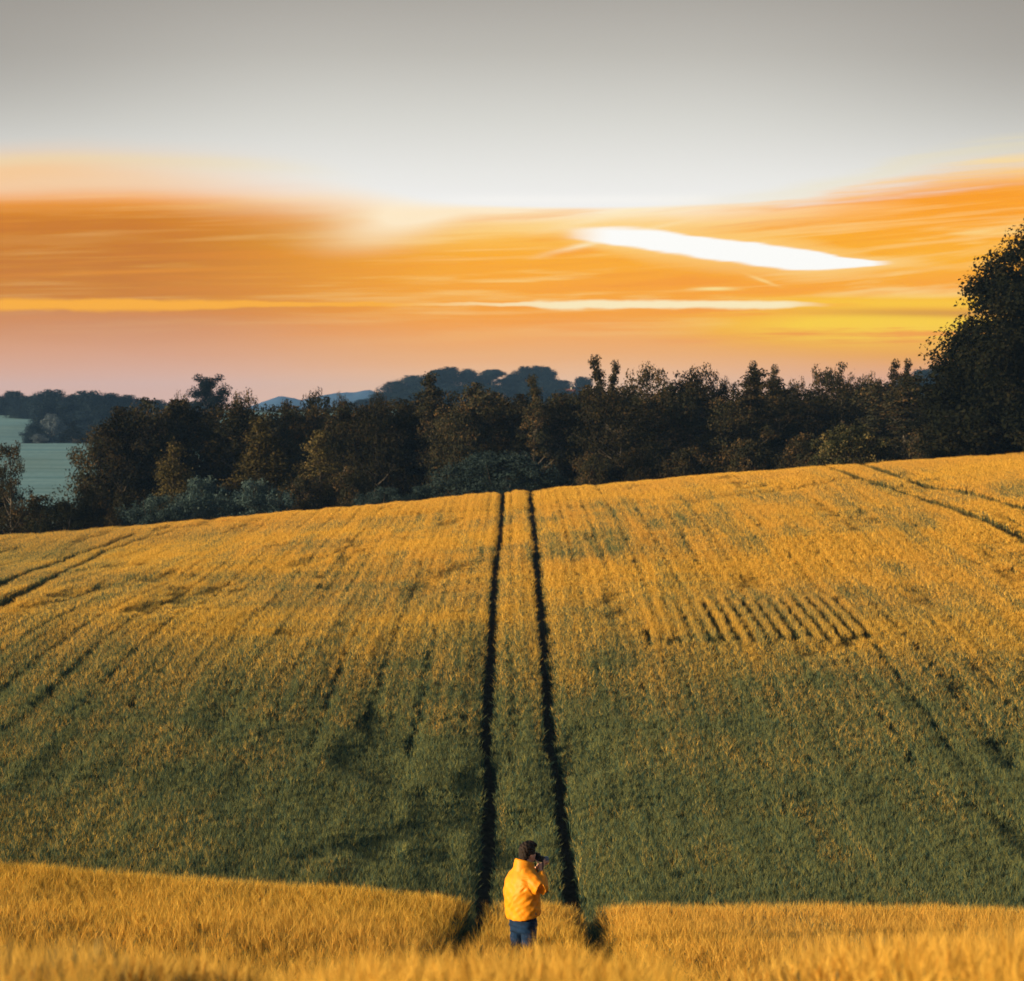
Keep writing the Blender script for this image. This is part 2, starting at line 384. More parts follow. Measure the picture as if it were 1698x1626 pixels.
# ------------------------------------------------------------------ wheel tracks (tramlines), as world paths  Y -> X
TRK_L = ([0, 12, 24, 28.6, 33, 36, 42, 45.2, 54.3, 60, 66.7, 70.3, 80, 94, 107, 125, 143, 152],
         [-.95, -.88, -.76, -.66, -.56, -.53, -.52, -.50, -.49, -.60, -.71, -.72, -.67, -.665, -.61, -.50, -.53, -.50])
TRK_R = ([0, 12, 24, 28.6, 33, 36, 42, 45.2, 54.3, 60, 66.7, 70.3, 80, 94, 107, 125, 143, 152],
         [.60, .80, .96, 1.02, 1.10, 1.13, 1.14, 1.16, 1.19, 1.09, .97, .96, 1.00, 1.01, 1.07, 1.05, 1.07, 1.10])
def track_x(tr, Y): return np.interp(Y, tr[0], tr[1])
def solve(px, py, up=CROP):
    Ys = np.linspace(20, 175, 4000)
    z = crop_top(x_of(px, Ys), Ys); zz = z_of(py, Ys)
    s = z - zz; k = np.where((s[:-1] < 0) & (s[1:] >= 0))[0]
    k = k[k > 0]
    Y = Ys[k[-1]] if len(k) else Ys[np.argmax(s)]
    return float(x_of(px, Y)), float(Y)
side_px = [
    [(1360, 771), (1430, 790), (1500, 812), (1570, 834), (1640, 860), (1710, 892)],
    [(1425, 766), (1480, 783), (1540, 800), (1600, 812), (1650, 826), (1710, 842)],
    [(225, 882), (180, 900), (120, 918), (60, 940), (-10, 968)],
    [(290, 876), (235, 892), (170, 912), (100, 945), (-10, 1002)],
]
head_px = [(560, 857), (700, 848), (830, 842), (1000, 835), (1150, 826), (1280, 812), (1360, 799), (1420, 790)]
def poly(pxs): return np.array([solve(*p) for p in pxs])
SIDE = [poly(p) for p in side_px]
HEAD = poly(head_px)
def dist_poly(X, Y, P):
    d = np.full(X.shape, 1e9)
    for a, b in zip(P[:-1], P[1:]):
        ab = b - a; L = (ab ** 2).sum() + 1e-9
        t = np.clip(((X - a[0]) * ab[0] + (Y - a[1]) * ab[1]) / L, 0, 1)
        d = np.minimum(d, np.hypot(X - a[0] - t * ab[0], Y - a[1] - t * ab[1]))
    return d
def track_strip(tr):
    ys = np.arange(4, 152, 0.8); xc = track_x(tr, ys); V = []
    for e in (-.20, -.07, .07, .20): V.append(np.stack([xc + e, ys, ground(xc + e, ys) + 0.015 - (0.012 if abs(e) < .1 else 0)], 1))
    n = ys.size; F = [[k*n + i, (k+1)*n + i, (k+1)*n + i + 1, k*n + i + 1] for k in range(3) for i in range(n-1)]
    m, T, out = mat("rutted_soil"); g = T.new('ShaderNodeNewGeometry'); X, Y, Z = T.sep(g.outputs['Position'])
    n1 = T.noise(T.vec(X * 8, Y * 3, 0), 1.0, 5, 0.65)
    b = principled(T, T.mix(T.ss(n1, .3, .7), (0.020, 0.016, 0.011), (0.06, 0.047, 0.028)), 0.95, 0.1); finish(T, out, b.outputs[0])
    tag(link("wheel_track", mesh_np("wheel_track", np.concatenate(V), np.array(F), [m], True)), kind="structure")
track_strip(TRK_L); track_strip(TRK_R)

# ------------------------------------------------------------------ barley tufts
def barley_tuft(seed, n, rad, near):
    g = np.random.default_rng(seed); V = []; F3 = []; F4 = []; ear = []; tint = []
    def add(pts, e, t, quads=(), tris=()):
        b = len(V); V.extend(pts); ear.extend(e); tint.extend([t] * len(pts))
        F4.extend([[b + q for q in f] for f in quads]); F3.extend([[b + q for q in f] for f in tris])
    for k in range(n):
        r = rad * math.sqrt(g.random()); a = g.random() * 6.283
        x0, y0 = r * math.cos(a), r * math.sin(a)
        H = CROP * g.normal(0.93, 0.09 if near else 0.045); la = g.random() * 6.283; ll = g.random() ** 1.5 * 0.10
        lx, ly = ll * math.cos(la), ll * math.sin(la)
        t = g.random(); fa = g.random() * 3.1416; cx, cy = math.cos(fa), math.sin(fa)
        wst = 0.0035 if near else 0.006
        zb = 0.0
        def P(s, bend=1.0): return np.array([x0 + lx * s * s * bend, y0 + ly * s * s * bend, H * s])
        p0, p1 = P(0), P(0.86)
        W = np.array([cx, cy, 0])
        # stem
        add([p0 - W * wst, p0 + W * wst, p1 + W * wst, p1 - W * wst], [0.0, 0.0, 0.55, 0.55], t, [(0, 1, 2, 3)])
        # leaves
        for q in range(2 if near else 1):
            s = 0.30 + 0.45 * g.random(); b0 = P(s); da = g.random() * 6.283; L = 0.14 + 0.10 * g.random()
            D = np.array([math.cos(da), math.sin(da), 0]); N = np.array([-D[1], D[0], 0]); wl = 0.007 if near else 0.013
            m_ = b0 + D * L * 0.45 + np.array([0, 0, L * 0.75]); e_ = b0 + D * L + np.array([0, 0, L * 0.55])
            add([b0 - N * wl * .6, b0 + N * wl * .6, m_ + N * wl, m_ - N * wl, e_], [0.0, 0.0, .05, .05, .2], g.random(), [(0, 1, 2, 3)], [(3, 2, 4)])
        # ear, nodding
        nd = g.random() * 0.7 + 0.1; ax = np.array([math.cos(la) * nd, math.sin(la) * nd, 1.0]); ax /= np.linalg.norm(ax)
        we = 0.0075 if near else 0.011; Le = 0.085
        q0 = p1; q1 = p1 + ax * Le * 0.5; q2 = p1 + ax * Le
        W2 = np.array([-cy, cx, 0])
        for WW in ((W, W2) if near else (W,)):
            add([q0 - WW * we * .5, q0 + WW * we * .5, q1 + WW * we, q1 - WW * we, q2 + WW * we * .5, q2 - WW * we * .5], [1] * 6, t, [(0, 1, 2, 3), (3, 2, 4, 5)])
        # awns
        na = 6 if near else 3
        for q in range(na):
            s = q / na; b0 = q0 + ax * Le * (0.25 + 0.75 * s); aa = g.random() * 6.283
            D = ax + 0.32 * np.array([math.cos(aa), math.sin(aa), 0]); D[2] += 0.0; D /= np.linalg.norm(D)
            wa = 0.0016 if near else 0.0038; La = 0.11 + 0.04 * g.random()
            N = np.cross(D, [math.cos(aa + 1), math.sin(aa + 1), 0.2]); N /= np.linalg.norm(N)
            add([b0 - N * wa, b0 + N * wa, b0 + D * La], [1, 1, 1], t, (), [(0, 1, 2)])
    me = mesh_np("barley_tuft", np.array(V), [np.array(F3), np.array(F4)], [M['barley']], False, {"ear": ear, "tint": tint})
    return bpy.data.objects.new("barley_tuft", me)

def hnoise(X, Y, seed):     # cheap smooth value noise
    xi = np.floor(X).astype(int); yi = np.floor(Y).astype(int); fx = X - xi; fy = Y - yi
    fx = fx*fx*(3-2*fx); fy = fy*fy*(3-2*fy)
    def hsh(a, b):
        n = (a * 374761393 + b * 668265263 + seed * 1442695) & 0xffffffff
        n = ((n ^ (n >> 13)) * 1274126177) & 0xffffffff
        return ((n ^ (n >> 16)) & 0xffff) / 65535.0
    return (hsh(xi, yi)*(1-fx)*(1-fy) + hsh(xi+1, yi)*fx*(1-fy) + hsh(xi, yi+1)*(1-fx)*fy + hsh(xi+1, yi+1)*fx*fy)

STRIPES = (4.4, 11.9, 76.5, 86.0)   # patch where the drill rows stand apart
def build_crop():
    pts = []
    def rows(y0, y1, step):
        y = y0
        while y < y1:
            hw = 0.2118 * y * 1.10 + 2.2
            x = np.arange(-hw, hw, step); pts.append(np.stack([x + rng.uniform(-.4, .4, x.size) * step, np.full(x.size, y) + rng.uniform(-.45, .45, x.size) * step], 1))
            y += step
    def drill(y0, y1):          # further off: drill rows 0.14 m apart running up the slope
        for xr in np.arange(-41, 41, 0.14):
            y = np.arange(y0, y1, 0.30); y = y[np.abs(xr) < 0.2118 * y * 1.10 + 2.2]
            if y.size: pts.append(np.stack([xr + rng.normal(0, .014, y.size), y + rng.uniform(-.14, .14, y.size)], 1))
    rows(6.0, 12, 0.17); rows(12, 26, 0.24); rows(26, 44, 0.21); drill(44, 153)
    P = np.concatenate(pts); X, Y = P[:, 0].copy(), P[:, 1].copy()
    keep = np.ones(len(X), bool); h = np.ones(len(X))
    half = np.where(Y > 44, 0.215, 0.235)
    for tr in (TRK_L, TRK_R):
        d = np.abs(X - track_x(tr, Y)); keep &= d > half + rng.normal(0, .008, X.size)
        h *= 1 - 0.06 * np.exp(-((d - 0.3) / 0.16) ** 2)
    for Pl in SIDE:
        d = dist_poly(X, Y, Pl); keep &= d > 0.36
    d = dist_poly(X, Y, HEAD); keep &= d > 0.24; 
    h *= 1 - 0.12 * np.exp(-(d / 0.8) ** 2)
    # drill strips and lodged places stand lower
    n1 = hnoise(X * 1.3, Y * 0.09, 3); n2 = hnoise(X * 0.35, Y * 0.10, 9); n3 = hnoise(X * 2.9, Y * 0.16, 5); n4 = hnoise(X * 0.9, Y * 0.35, 17)
    h *= 1.0 + 0.10 * (n1 - .5) + 0.07 * (n2 - .5) + 0.09 * (n3 - .5) * (Y > 44) + 0.05 * (n4 - .5)
    # every few drill rows a seam where the seed was missed, stronger in some places
    seam = np.abs(((X + 0.05) / 1.26) % 1 - 0.5) > 0.44; sn = hnoise(X * 0.25 + 9, Y * 0.035, 41) * 0.6 + 0.4 * hnoise(X * 1.02, Y * 0.06, 43)
    fine = np.abs((X / 0.42) % 1 - 0.5) > 0.34; h[fine & (Y > 66)] *= 0.92
    keep &= ~(seam & (Y > 60) & (rng.random(X.size) < 2.4 * (sn - 0.24)))
    lod = sstep(hnoise(X * 0.55 + 40, Y * 0.13, 21) * 0.7 + 0.3 * hnoise(X * 1.8, Y * 0.5, 33), 0.66, 0.80) * (Y > 48)
    h *= 1 - 0.20 * lod
    s0, s1, t0, t1 = STRIPES
    ph = (X - Y * 0.0) % 0.47
    inside = (X > s0 + (Y - 80) * 0.03) & (X < s1) & (Y > t0) & (Y < t1)
    keep &= ~(inside)
    h[Y < 16] = 1 + (h[Y < 16] - 1) * 0.35
    # person's footing
    keep &= np.hypot(X - 0.13, Y - 28.7) > 0.24
    front = (np.abs(X - 0.13) < 0.45) & (Y > 26.6) & (Y < 28.8); h[front] *= 0.86
    X, Y, h = X[keep], Y[keep], h[keep]
    sx = rng.uniform(0.9, 1.12, X.size)
    rx, ry = [], []
    k = 0; x = s0 + 0.2
    while x < s1:
        a_, b_ = rng.uniform(-.9, .9, 2); yy = np.arange(t0 + a_, t1 + b_, 0.15)
        for dx_ in (-.045, .045): rx.append(x + dx_ + rng.normal(0, .02, yy.size)); ry.append(yy + rng.uniform(-.05, .05, yy.size))
        ga = rng.random(yy.size) < float(np.interp(x, [s0, s0 + 2.2, s1], [0.8, 0.1, 0.0]))      # the gaps close towards the left
        rx.append(x + 0.235 + rng.normal(0, .03, ga.sum())); ry.append(yy[ga])
        x += 0.47
    rx = np.concatenate(rx); ry = np.concatenate(ry)
    X = np.concatenate([X, rx]); Y = np.concatenate([Y, ry]); h = np.concatenate([h, rng.uniform(.98, 1.06, rx.size)]); sx = np.concatenate([sx, np.full(rx.size, 0.66)])
    near = (Y < 44 + rng.uniform(-4, 4, Y.size)); kd = np.where(near, rng.integers(0, 3, Y.size), rng.integers(3, 7, Y.size))
    Z = ground(X, Y) - 0.01
    me = bpy.data.meshes.new("barley_field"); me.vertices.add(len(X))
    me.vertices.foreach_set("co", np.stack([X, Y, Z], 1).astype(np.float32).ravel())
    for nm, ar in (("rz", rng.uniform(0, 6.283, X.size)), ("sx", sx), ("sz", h * rng.normal(1, .018, X.size)),
                   ("tx", rng.normal(0.02, .018, X.size)), ("ty", rng.normal(0.05, .018, X.size))):
        a = me.attributes.new(nm, 'FLOAT', 'POINT'); a.data.foreach_set("value", ar.astype(np.float32))
    a = me.attributes.new("kd", 'INT', 'POINT'); a.data.foreach_set("value", kd.astype(np.int32))
    o = link("barley_field", me)
    tag(o, "golden barley crop with green hollow, cut by two dark wheel tracks", "crop", kind="stuff")
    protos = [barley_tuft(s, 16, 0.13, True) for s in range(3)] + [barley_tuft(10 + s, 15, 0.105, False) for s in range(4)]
    ng = bpy.data.node_groups.new("grow_barley", 'GeometryNodeTree')
    ng.interface.new_socket("Geometry", in_out='INPUT', socket_type='NodeSocketGeometry')
    ng.interface.new_socket("Geometry", in_out='OUTPUT', socket_type='NodeSocketGeometry')
    N, L = ng.nodes, ng.links
    gi = N.new('NodeGroupInput'); go = N.new('NodeGroupOutput'); jn = N.new('GeometryNodeJoinGeometry')
    def na(nm, ty='FLOAT'):
        n = N.new('GeometryNodeInputNamedAttribute'); n.data_type = ty; n.inputs[0].default_value = nm; return n.outputs[0]
    rot = N.new('ShaderNodeCombineXYZ'); L.new(na('tx'), rot.inputs[0]); L.new(na('ty'), rot.inputs[1]); L.new(na('rz'), rot.inputs[2])
    sc = N.new('ShaderNodeCombineXYZ'); sxx = na('sx'); L.new(sxx, sc.inputs[0]); L.new(sxx, sc.inputs[1]); L.new(na('sz'), sc.inputs[2])
    kda = na('kd', 'INT')
    for i, p in enumerate(protos):
        oi = N.new('GeometryNodeObjectInfo'); oi.inputs['Object'].default_value = p; oi.inputs['As Instance'].default_value = True
        cmp = N.new('FunctionNodeCompare'); cmp.data_type = 'INT'; cmp.operation = 'EQUAL'
        L.new(kda, cmp.inputs[2]); cmp.inputs[3].default_value = i
        ip = N.new('GeometryNodeInstanceOnPoints')
        L.new(gi.outputs[0], ip.inputs['Points']); L.new(cmp.outputs[0], ip.inputs['Selection'])
        L.new(oi.outputs['Geometry'], ip.inputs['Instance']); L.new(rot.outputs[0], ip.inputs['Rotation']); L.new(sc.outputs[0], ip.inputs['Scale'])
        L.new(ip.outputs[0], jn.inputs[0])
    L.new(jn.outputs[0], go.inputs[0])
    md = o.modifiers.new("grow", 'NODES'); md.node_group = ng
    print("barley tufts", len(X))
build_crop()
# ------------------------------------------------------------------ trees
def tube(path, radii, seg=6, rotseed=0):
    path = np.asarray(path, float); n = len(path); V = []
    for i in range(n):
        d = path[min(i+1, n-1)] - path[max(i-1, 0)]; d /= np.linalg.norm(d) + 1e-9
        up = np.array([0, 1, 0.0]) if abs(d[1]) < 0.9 else np.array([1, 0, 0.0])
        a = np.cross(d, up); a /= np.linalg.norm(a); b = np.cross(d, a)
        for k in range(seg):
            t = 6.28318 * k / seg + rotseed; V.append(path[i] + radii[i] * (math.cos(t) * a + math.sin(t) * b))
    F = [[i*seg + k, i*seg + (k+1) % seg, (i+1)*seg + (k+1) % seg, (i+1)*seg + k] for i in range(n-1) for k in range(seg)]
    return V, F
ENV = {   # crown outline: (height fraction, radius fraction)
    'round':  ([0.10, 0.22, 0.40, 0.60, 0.80, 0.93, 1.0], [0.40, 0.80, 1.0, 0.98, 0.78, 0.45, 0.12]),
    'tall':   ([0.06, 0.15, 0.35, 0.60, 0.80, 0.93, 1.0], [0.60, 0.90, 1.0, 0.85, 0.62, 0.34, 0.08]),
    'cone':   ([0.05, 0.12, 0.35, 0.60, 0.80, 0.92, 1.0], [0.75, 1.0, 0.86, 0.60, 0.36, 0.18, 0.03]),
    'spire':  ([0.05, 0.15, 0.40, 0.62, 0.78, 0.90, 1.0], [0.70, 1.0, 0.95, 0.62, 0.38, 0.26, 0.07]),
    'dome':   ([0.00, 0.10, 0.35, 0.60, 0.82, 0.95, 1.0], [0.86, 1.0, 0.98, 0.84, 0.55, 0.28, 0.08]),
    'oak':    ([0.05, 0.16, 0.30, 0.45, 0.57, 0.70, 0.85, 1.0], [0.75, 0.96, 1.0, 0.86, 0.70, 0.52, 0.33, 0.10]),
    'pine':   ([0.70, 0.75, 0.82, 0.90, 0.96, 1.0], [0.35, 0.85, 1.0, 0.80, 0.50, 0.20]),
    'umbrella': ([0.48, 0.58, 0.70, 0.82, 0.92, 0.97, 1.0], [0.35, 0.85, 1.0, 0.98, 0.80, 0.50, 0.20]),
}
def make_tree(kind, seed, H, W, ncl, nleaf, lsize, leafmat, csize=0.17, core=0.45, gap=0.0, lump=0.28, spread=1.0, name='tree', stems=1):
    """a tree H metres tall and W wide at the origin: (crown mesh, trunk mesh)"""
    g = np.random.default_rng(seed); hs, rs = ENV[kind]; Rm = W / 2
    ph = g.uniform(0, 6.28, 6)
    def lumpf(a, t):
        return 1 + lump * (0.5 * np.sin(2*a + ph[0] + 3*t) + 0.45 * np.sin(3*a + ph[1] - 7*t) + 0.4 * np.sin(5*a + ph[2] + 13*t) + 0.4 * np.sin(ph[3] + 23*t + a))
    C, CR = [], []
    tries = 0
    while len(C) < ncl and tries < 20000:
        tries += 1
        t = hs[0] + (0.965 - hs[0]) * g.random() ** 0.85
        a = g.random() * 6.283; env = np.interp(t, hs, rs)
        if g.random() > 0.25 + 0.75 * env: continue
        rr = (g.random() ** 0.42)
        r = Rm * env * rr * lumpf(a, t)
        cr = W * csize * (0.6 + 0.75 * g.random()) * (0.6 + 0.4 * env)
        c = np.array([r * math.cos(a), r * math.sin(a), H * t - cr * 0.4])
        if gap and g.random() < gap and rr > 0.6 and t < .85: continue
        C.append(c); CR.append(cr)
    for t in (np.linspace(0.60, 0.965, 16) if kind in ('spire', 'cone', 'tall') else np.linspace(0.5, 0.85, 5)):
        C.append(np.array([g.normal(0, .02) * W, g.normal(0, .02) * W, H * t])); CR.append(W * max(0.06, csize * 0.75 * (0.35 + np.interp(t, hs, rs))))
    C = np.array(C); CR = np.array(CR)
    per = np.maximum(8, (nleaf * CR ** 2 / (CR ** 2).sum()).astype(int))
    ctr = np.repeat(C, per, 0); rad = np.repeat(CR, per); ct = np.repeat(g.random(len(C)), per); N = len(ctr)
    d = g.normal(size=(N, 3)); d /= np.linalg.norm(d, axis=1)[:, None]
    d[:, 2] *= np.where(d[:, 2] < 0, 0.55, 0.85)
    pos = ctr + d * (rad * (g.random(N) ** core) * (1 + 0.08 * g.normal(size=N)))[:, None]
    pos[:, 2] = np.maximum(pos[:, 2], 0.02 * H)
    nrm = d * 0.8 + g.normal(size=(N, 3)) * 0.6 + [0, 0, 0.35]; nrm /= np.linalg.norm(nrm, axis=1)[:, None]
    ax = np.cross(nrm, g.normal(size=(N, 3))); ax /= np.linalg.norm(ax, axis=1)[:, None] + 1e-9
    bx = np.cross(nrm, ax); sz = lsize * g.uniform(0.6, 1.35, N)[:, None]
    V = np.stack([pos - ax * sz * .5, pos - bx * sz * .32 + nrm * sz * .06, pos + ax * sz * .5, pos + bx * sz * .32 + nrm * sz * .06], 1).reshape(-1, 3)
    F = np.arange(N * 4).reshape(-1, 4)
    order = np.sort(pos[:, 2]); H = float(order[int(N * 0.9975)]); W = float(np.quantile(np.abs(pos[:, 0]), 0.985) + np.quantile(np.abs(pos[:, 1]), 0.985))
    kp = pos[:, 2] < H + 0.12; pos, ctr, ct, V = pos[kp], ctr[kp], ct[kp], V.reshape(-1, 4, 3)[kp].reshape(-1, 3); N = len(pos); F = np.arange(N * 4).reshape(-1, 4)
    tint = np.clip(0.45 * ct + 0.55 * g.random(N), 0, 1)
    crown = mesh_np(name + "_crown", V, F, [M[leafmat]], False, {"tint": np.repeat(tint, 4)})
    TV, TF = [], []
    def addt(path, radii, seg):
        v_, f_ = tube(path, radii, seg, g.random()); b = len(TV); TV.extend(v_); TF.extend([[q + b for q in f] for f in f_])
    r0 = H * 0.022 + 0.03
    tops = []
    for s in range(stems):
        sa = g.random() * 6.28; off = 0 if stems == 1 else W * 0.10
        lean = g.normal(0, 0.03, 2) * H
        pth = [[off*math.cos(sa)*(0.3 + z_) + lean[0]*z_*z_ + g.normal(0, .006)*H*z_, off*math.sin(sa)*(0.3 + z_) + lean[1]*z_*z_ + g.normal(0, .006)*H*z_, H * z_ * 0.93 - 0.15] for z_ in np.linspace(0, 1, 9)]
        rr_ = [r0 * (1.25 if i == 0 else 1) * (1 - 0.92 * i / 8) ** 0.9 / math.sqrt(stems) for i in range(9)]
        addt(pth, rr_, 8); tops.append((np.array(pth), rr_))
    for i in np.argsort(-CR)[:min(34, len(C))]:
        pth, rr_ = tops[int(g.integers(len(tops)))]; c = C[i]; zt = max(0.08, min(0.9, (c[2] - 0.45 * math.hypot(c[0], c[1])) / H)); f = zt * 8; k = int(f)
        b0 = pth[k] + (pth[min(8, k+1)] - pth[k]) * (f - k); mid = (b0 + c) / 2 + [0, 0, -0.06 * np.linalg.norm(c - b0)]
        q = rr_[k] * 0.5
        addt([b0, mid, c, c + (c - b0) * 0.12], [q, q * 0.6, q * 0.28, q * 0.08], 5)
    trunk = mesh_np(name + "_trunk", np.array(TV), np.array(TF), [M['bark']], True)
    return crown, trunk, H, W
K = {}
def kind(key, *a, **k): K[key] = make_tree(*a, **k)
kind('round1', 'round', 11, 10, 7, 80, 15000, .21, 'leaf_brown', name='broadleaf')
kind('round2', 'round', 12, 10, 7, 70, 15000, .21, 'leaf_brown', csize=.20, lump=.38, name='broadleaf')
kind('tall1', 'tall', 13, 11, 5.2, 80, 14000, .20, 'leaf_brown', csize=.19, lump=.34, name='tall_broadleaf')
kind('tall2', 'tall', 14, 11, 5.6, 74, 14000, .20, 'leaf_brown', csize=.17, lump=.42, name='tall_broadleaf')
kind('spire1', 'spire', 15, 12, 4.6, 84, 12000, .18, 'leaf_brown', csize=.16, lump=.34, name='spire')
kind('cone1', 'cone', 16, 9, 5.0, 80, 12000, .19, 'leaf_gold', csize=.16, lump=.42, name='cone')
kind('cone2', 'cone', 36, 9, 5.6, 76, 12000, .19, 'leaf_gold', csize=.18, lump=.40, name='cone')
kind('open1', 'round', 17, 9, 7, 52, 6500, .20, 'leaf_brown', csize=.12, gap=.4, lump=.3, name='open_tree')
kind('poplar', 'tall', 18, 13, 3.4, 130, 12000, .18, 'leaf_brown', csize=.22, gap=.1, lump=.34, name='poplar')
kind('dome1', 'dome', 19, 3.4, 8, 150, 24000, .13, 'leaf_grey', csize=.075, lump=.08, name='willow', stems=4)
kind('dome2', 'dome', 20, 3, 6, 80, 12000, .14, 'leaf_grey', csize=.11, lump=.25, name='willow', stems=4)
kind('bush1', 'dome', 21, 3.2, 5, 60, 9000, .15, 'leaf_brown', csize=.14, lump=.3, name='bush', stems=3)
kind('bush2', 'dome', 22, 3, 6, 80, 14000, .14, 'leaf_dark', csize=.12, lump=.22, name='bush', stems=3)
kind('bush3', 'dome', 42, 3, 6, 90, 15000, .14, 'leaf_olive', csize=.11, lump=.16, name='bush', stems=3)
kind('goldbush', 'cone', 23, 7, 5.6, 60, 9000, .18, 'leaf_gold', csize=.20, lump=.42, name='sunlit_tree')
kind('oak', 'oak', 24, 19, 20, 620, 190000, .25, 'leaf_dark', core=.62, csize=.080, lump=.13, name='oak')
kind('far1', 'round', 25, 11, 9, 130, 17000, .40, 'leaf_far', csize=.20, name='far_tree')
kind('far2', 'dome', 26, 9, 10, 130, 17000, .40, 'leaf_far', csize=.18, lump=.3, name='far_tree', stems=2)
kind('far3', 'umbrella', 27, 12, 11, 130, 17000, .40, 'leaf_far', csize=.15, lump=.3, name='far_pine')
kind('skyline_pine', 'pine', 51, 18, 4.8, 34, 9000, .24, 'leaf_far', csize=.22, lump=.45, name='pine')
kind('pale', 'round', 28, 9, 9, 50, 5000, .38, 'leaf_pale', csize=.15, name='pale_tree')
kind('spruce', 'cone', 29, 9, 6, 50, 5000, .34, 'leaf_dark', csize=.15, lump=.2, name='conifer')

def plant(nm, key, px, top, Y, wpx, label, cat='tree', group=None, base=None, rz=None, parts=True, leafpart='crown'):
    """stand a plant at distance Y so that it is wpx wide and reaches photo row `top`"""
    crown, trunk, H, W = K[key]
    X = x_of(px, Y); z0 = gz(X, Y) - 0.1 if base is None else base
    h = z_of(top, Y) - z0; wd = wpx / 4009 * Y
    o = empty(nm, (X, Y, z0), rnd.random() * 6.28 if rz is None else rz)
    tag(o, label, cat, group)
    s = (wd / W, wd / W, h / H)
    for n_, m_ in ((leafpart, crown), ('trunk', trunk)):
        c = link(n_, m_, o); c.scale = s
    return o
G_FRONT = "trees along the front of the wood behind the ridge"
G_BACK = "tree tops showing over the wood"
G_MASS = "trees massed inside the wood"
# name, kind, px, top py, distance, width px, label
wood = [
 ("broadleaf_tree", 'round2', 162, 706, 172, 84, "dark leafy tree at the wood's left end, leaning over the pale green field"),
 ("broadleaf_tree", 'tall1', 200, 676, 170, 90, "tall brown-green tree second from the wood's left end, right of the outermost leafy tree"),
 ("broadleaf_tree", 'round1', 238, 662, 176, 110, "round-headed brown tree above the small sunlit olive tree's left side"),
 ("broadleaf_tree", 'tall2', 292, 664, 178, 95, "tall brown tree straight behind the small sunlit olive tree"),
 ("broadleaf_tree", 'round2', 338, 680, 180, 100, "dark broadleaf tree under the tall far pine on the skyline"),
 ("broadleaf_tree", 'tall1', 392, 672, 176, 100, "brown tree with a flat top between the skyline pine and the tallest sunlit cone-shaped tree"),
 ("slender_tree", 'spire1', 474, 664, 178, 56, "slim dark tree with a narrow top right of the cone-shaped olive tree"),
 ("broadleaf_tree", 'round1', 520, 664, 180, 92, "brown tree with a ragged open top left of the blue distant hills"),
 ("broadleaf_tree", 'tall2', 572, 668, 172, 84, "brown tree just below the blue distant hills"),
 ("broadleaf_tree", 'round2', 622, 668, 170, 96, "broad brown tree below the left foot of the dark blue wooded hill"),
 ("broadleaf_tree", 'tall1', 672, 672, 172, 80, "dark tree with pale thin trunks showing below, left of the great grey bush"),
 ("broadleaf_tree", 'spire1', 714, 618, 180, 74, "dark brown tree rising in front of the blue wooded hill, left of the wheel tracks"),
 ("broadleaf_tree", 'round2', 752, 668, 168, 80, "warm brown tree above the left half of the great grey bush"),
 ("broadleaf_tree", 'tall2', 790, 636, 176, 86, "tall brown tree straight above the left wheel track"),
 ("broadleaf_tree", 'tall1', 838, 660, 170, 84, "brown tree between the lines of the two wheel tracks, behind the great grey bush"),
 ("slender_tree", 'spire1', 886, 622, 168, 56, "narrow dark pointed tree just right of the wheel tracks, against the blue hill"),
 ("broadleaf_tree", 'tall2', 932, 656, 172, 76, "dark tree with a pale gap at its top, right of the great grey bush"),
 ("broadleaf_tree", 'tall1', 975, 640, 172, 80, "dark brown tree at the foot of the tallest pointed tree top of the wood"),
 ("broadleaf_tree", 'round2', 1030, 642, 166, 100, "wide brown tree right of and below the tallest pointed tree top"),
 ("broadleaf_tree", 'round1', 1092, 640, 170, 110, "brown round tree with warm lit leaves below the bushy forked top"),
 ("broadleaf_tree", 'tall1', 1148, 636, 176, 90, "dark brown tree directly below the airy round tree top, left of the spires"),
 ("broadleaf_tree", 'round2', 1198, 660, 168, 90, "warm brown tree left of the tall dark pair of spires"),
 ("spire_tree", 'spire1', 1246, 612, 168, 100, "tall dark spire-shaped tree, left one of the dark pair"),
 ("spire_tree", 'spire1', 1292, 626, 172, 84, "dark spire-shaped tree, right one of the dark pair, a little lower"),
 ("broadleaf_tree", 'round1', 1342, 652, 178, 90, "brown tree left of the airy round-topped tree on the right skyline"),
 ("broadleaf_tree", 'round2', 1396, 636, 182, 110, "brown broad tree carrying the airy round top on the right skyline"),
 ("broadleaf_tree", 'tall2', 1452, 634, 178, 90, "brown tree behind the dark rounded bush at the field edge"),
 ("broadleaf_tree", 'spire1', 1502, 622, 170, 110, "pyramid-shaped brown tree between the dark rounded bush and the great black oak"),
 ("broadleaf_tree", 'round2', 1556, 640, 174, 100, "brown tree partly covered by the left side of the great black oak"),
]
for nm, k, px, top, Y, wd, lb in wood: plant(nm, k, px, top, Y, wd * 1.42, lb, group=G_FRONT)
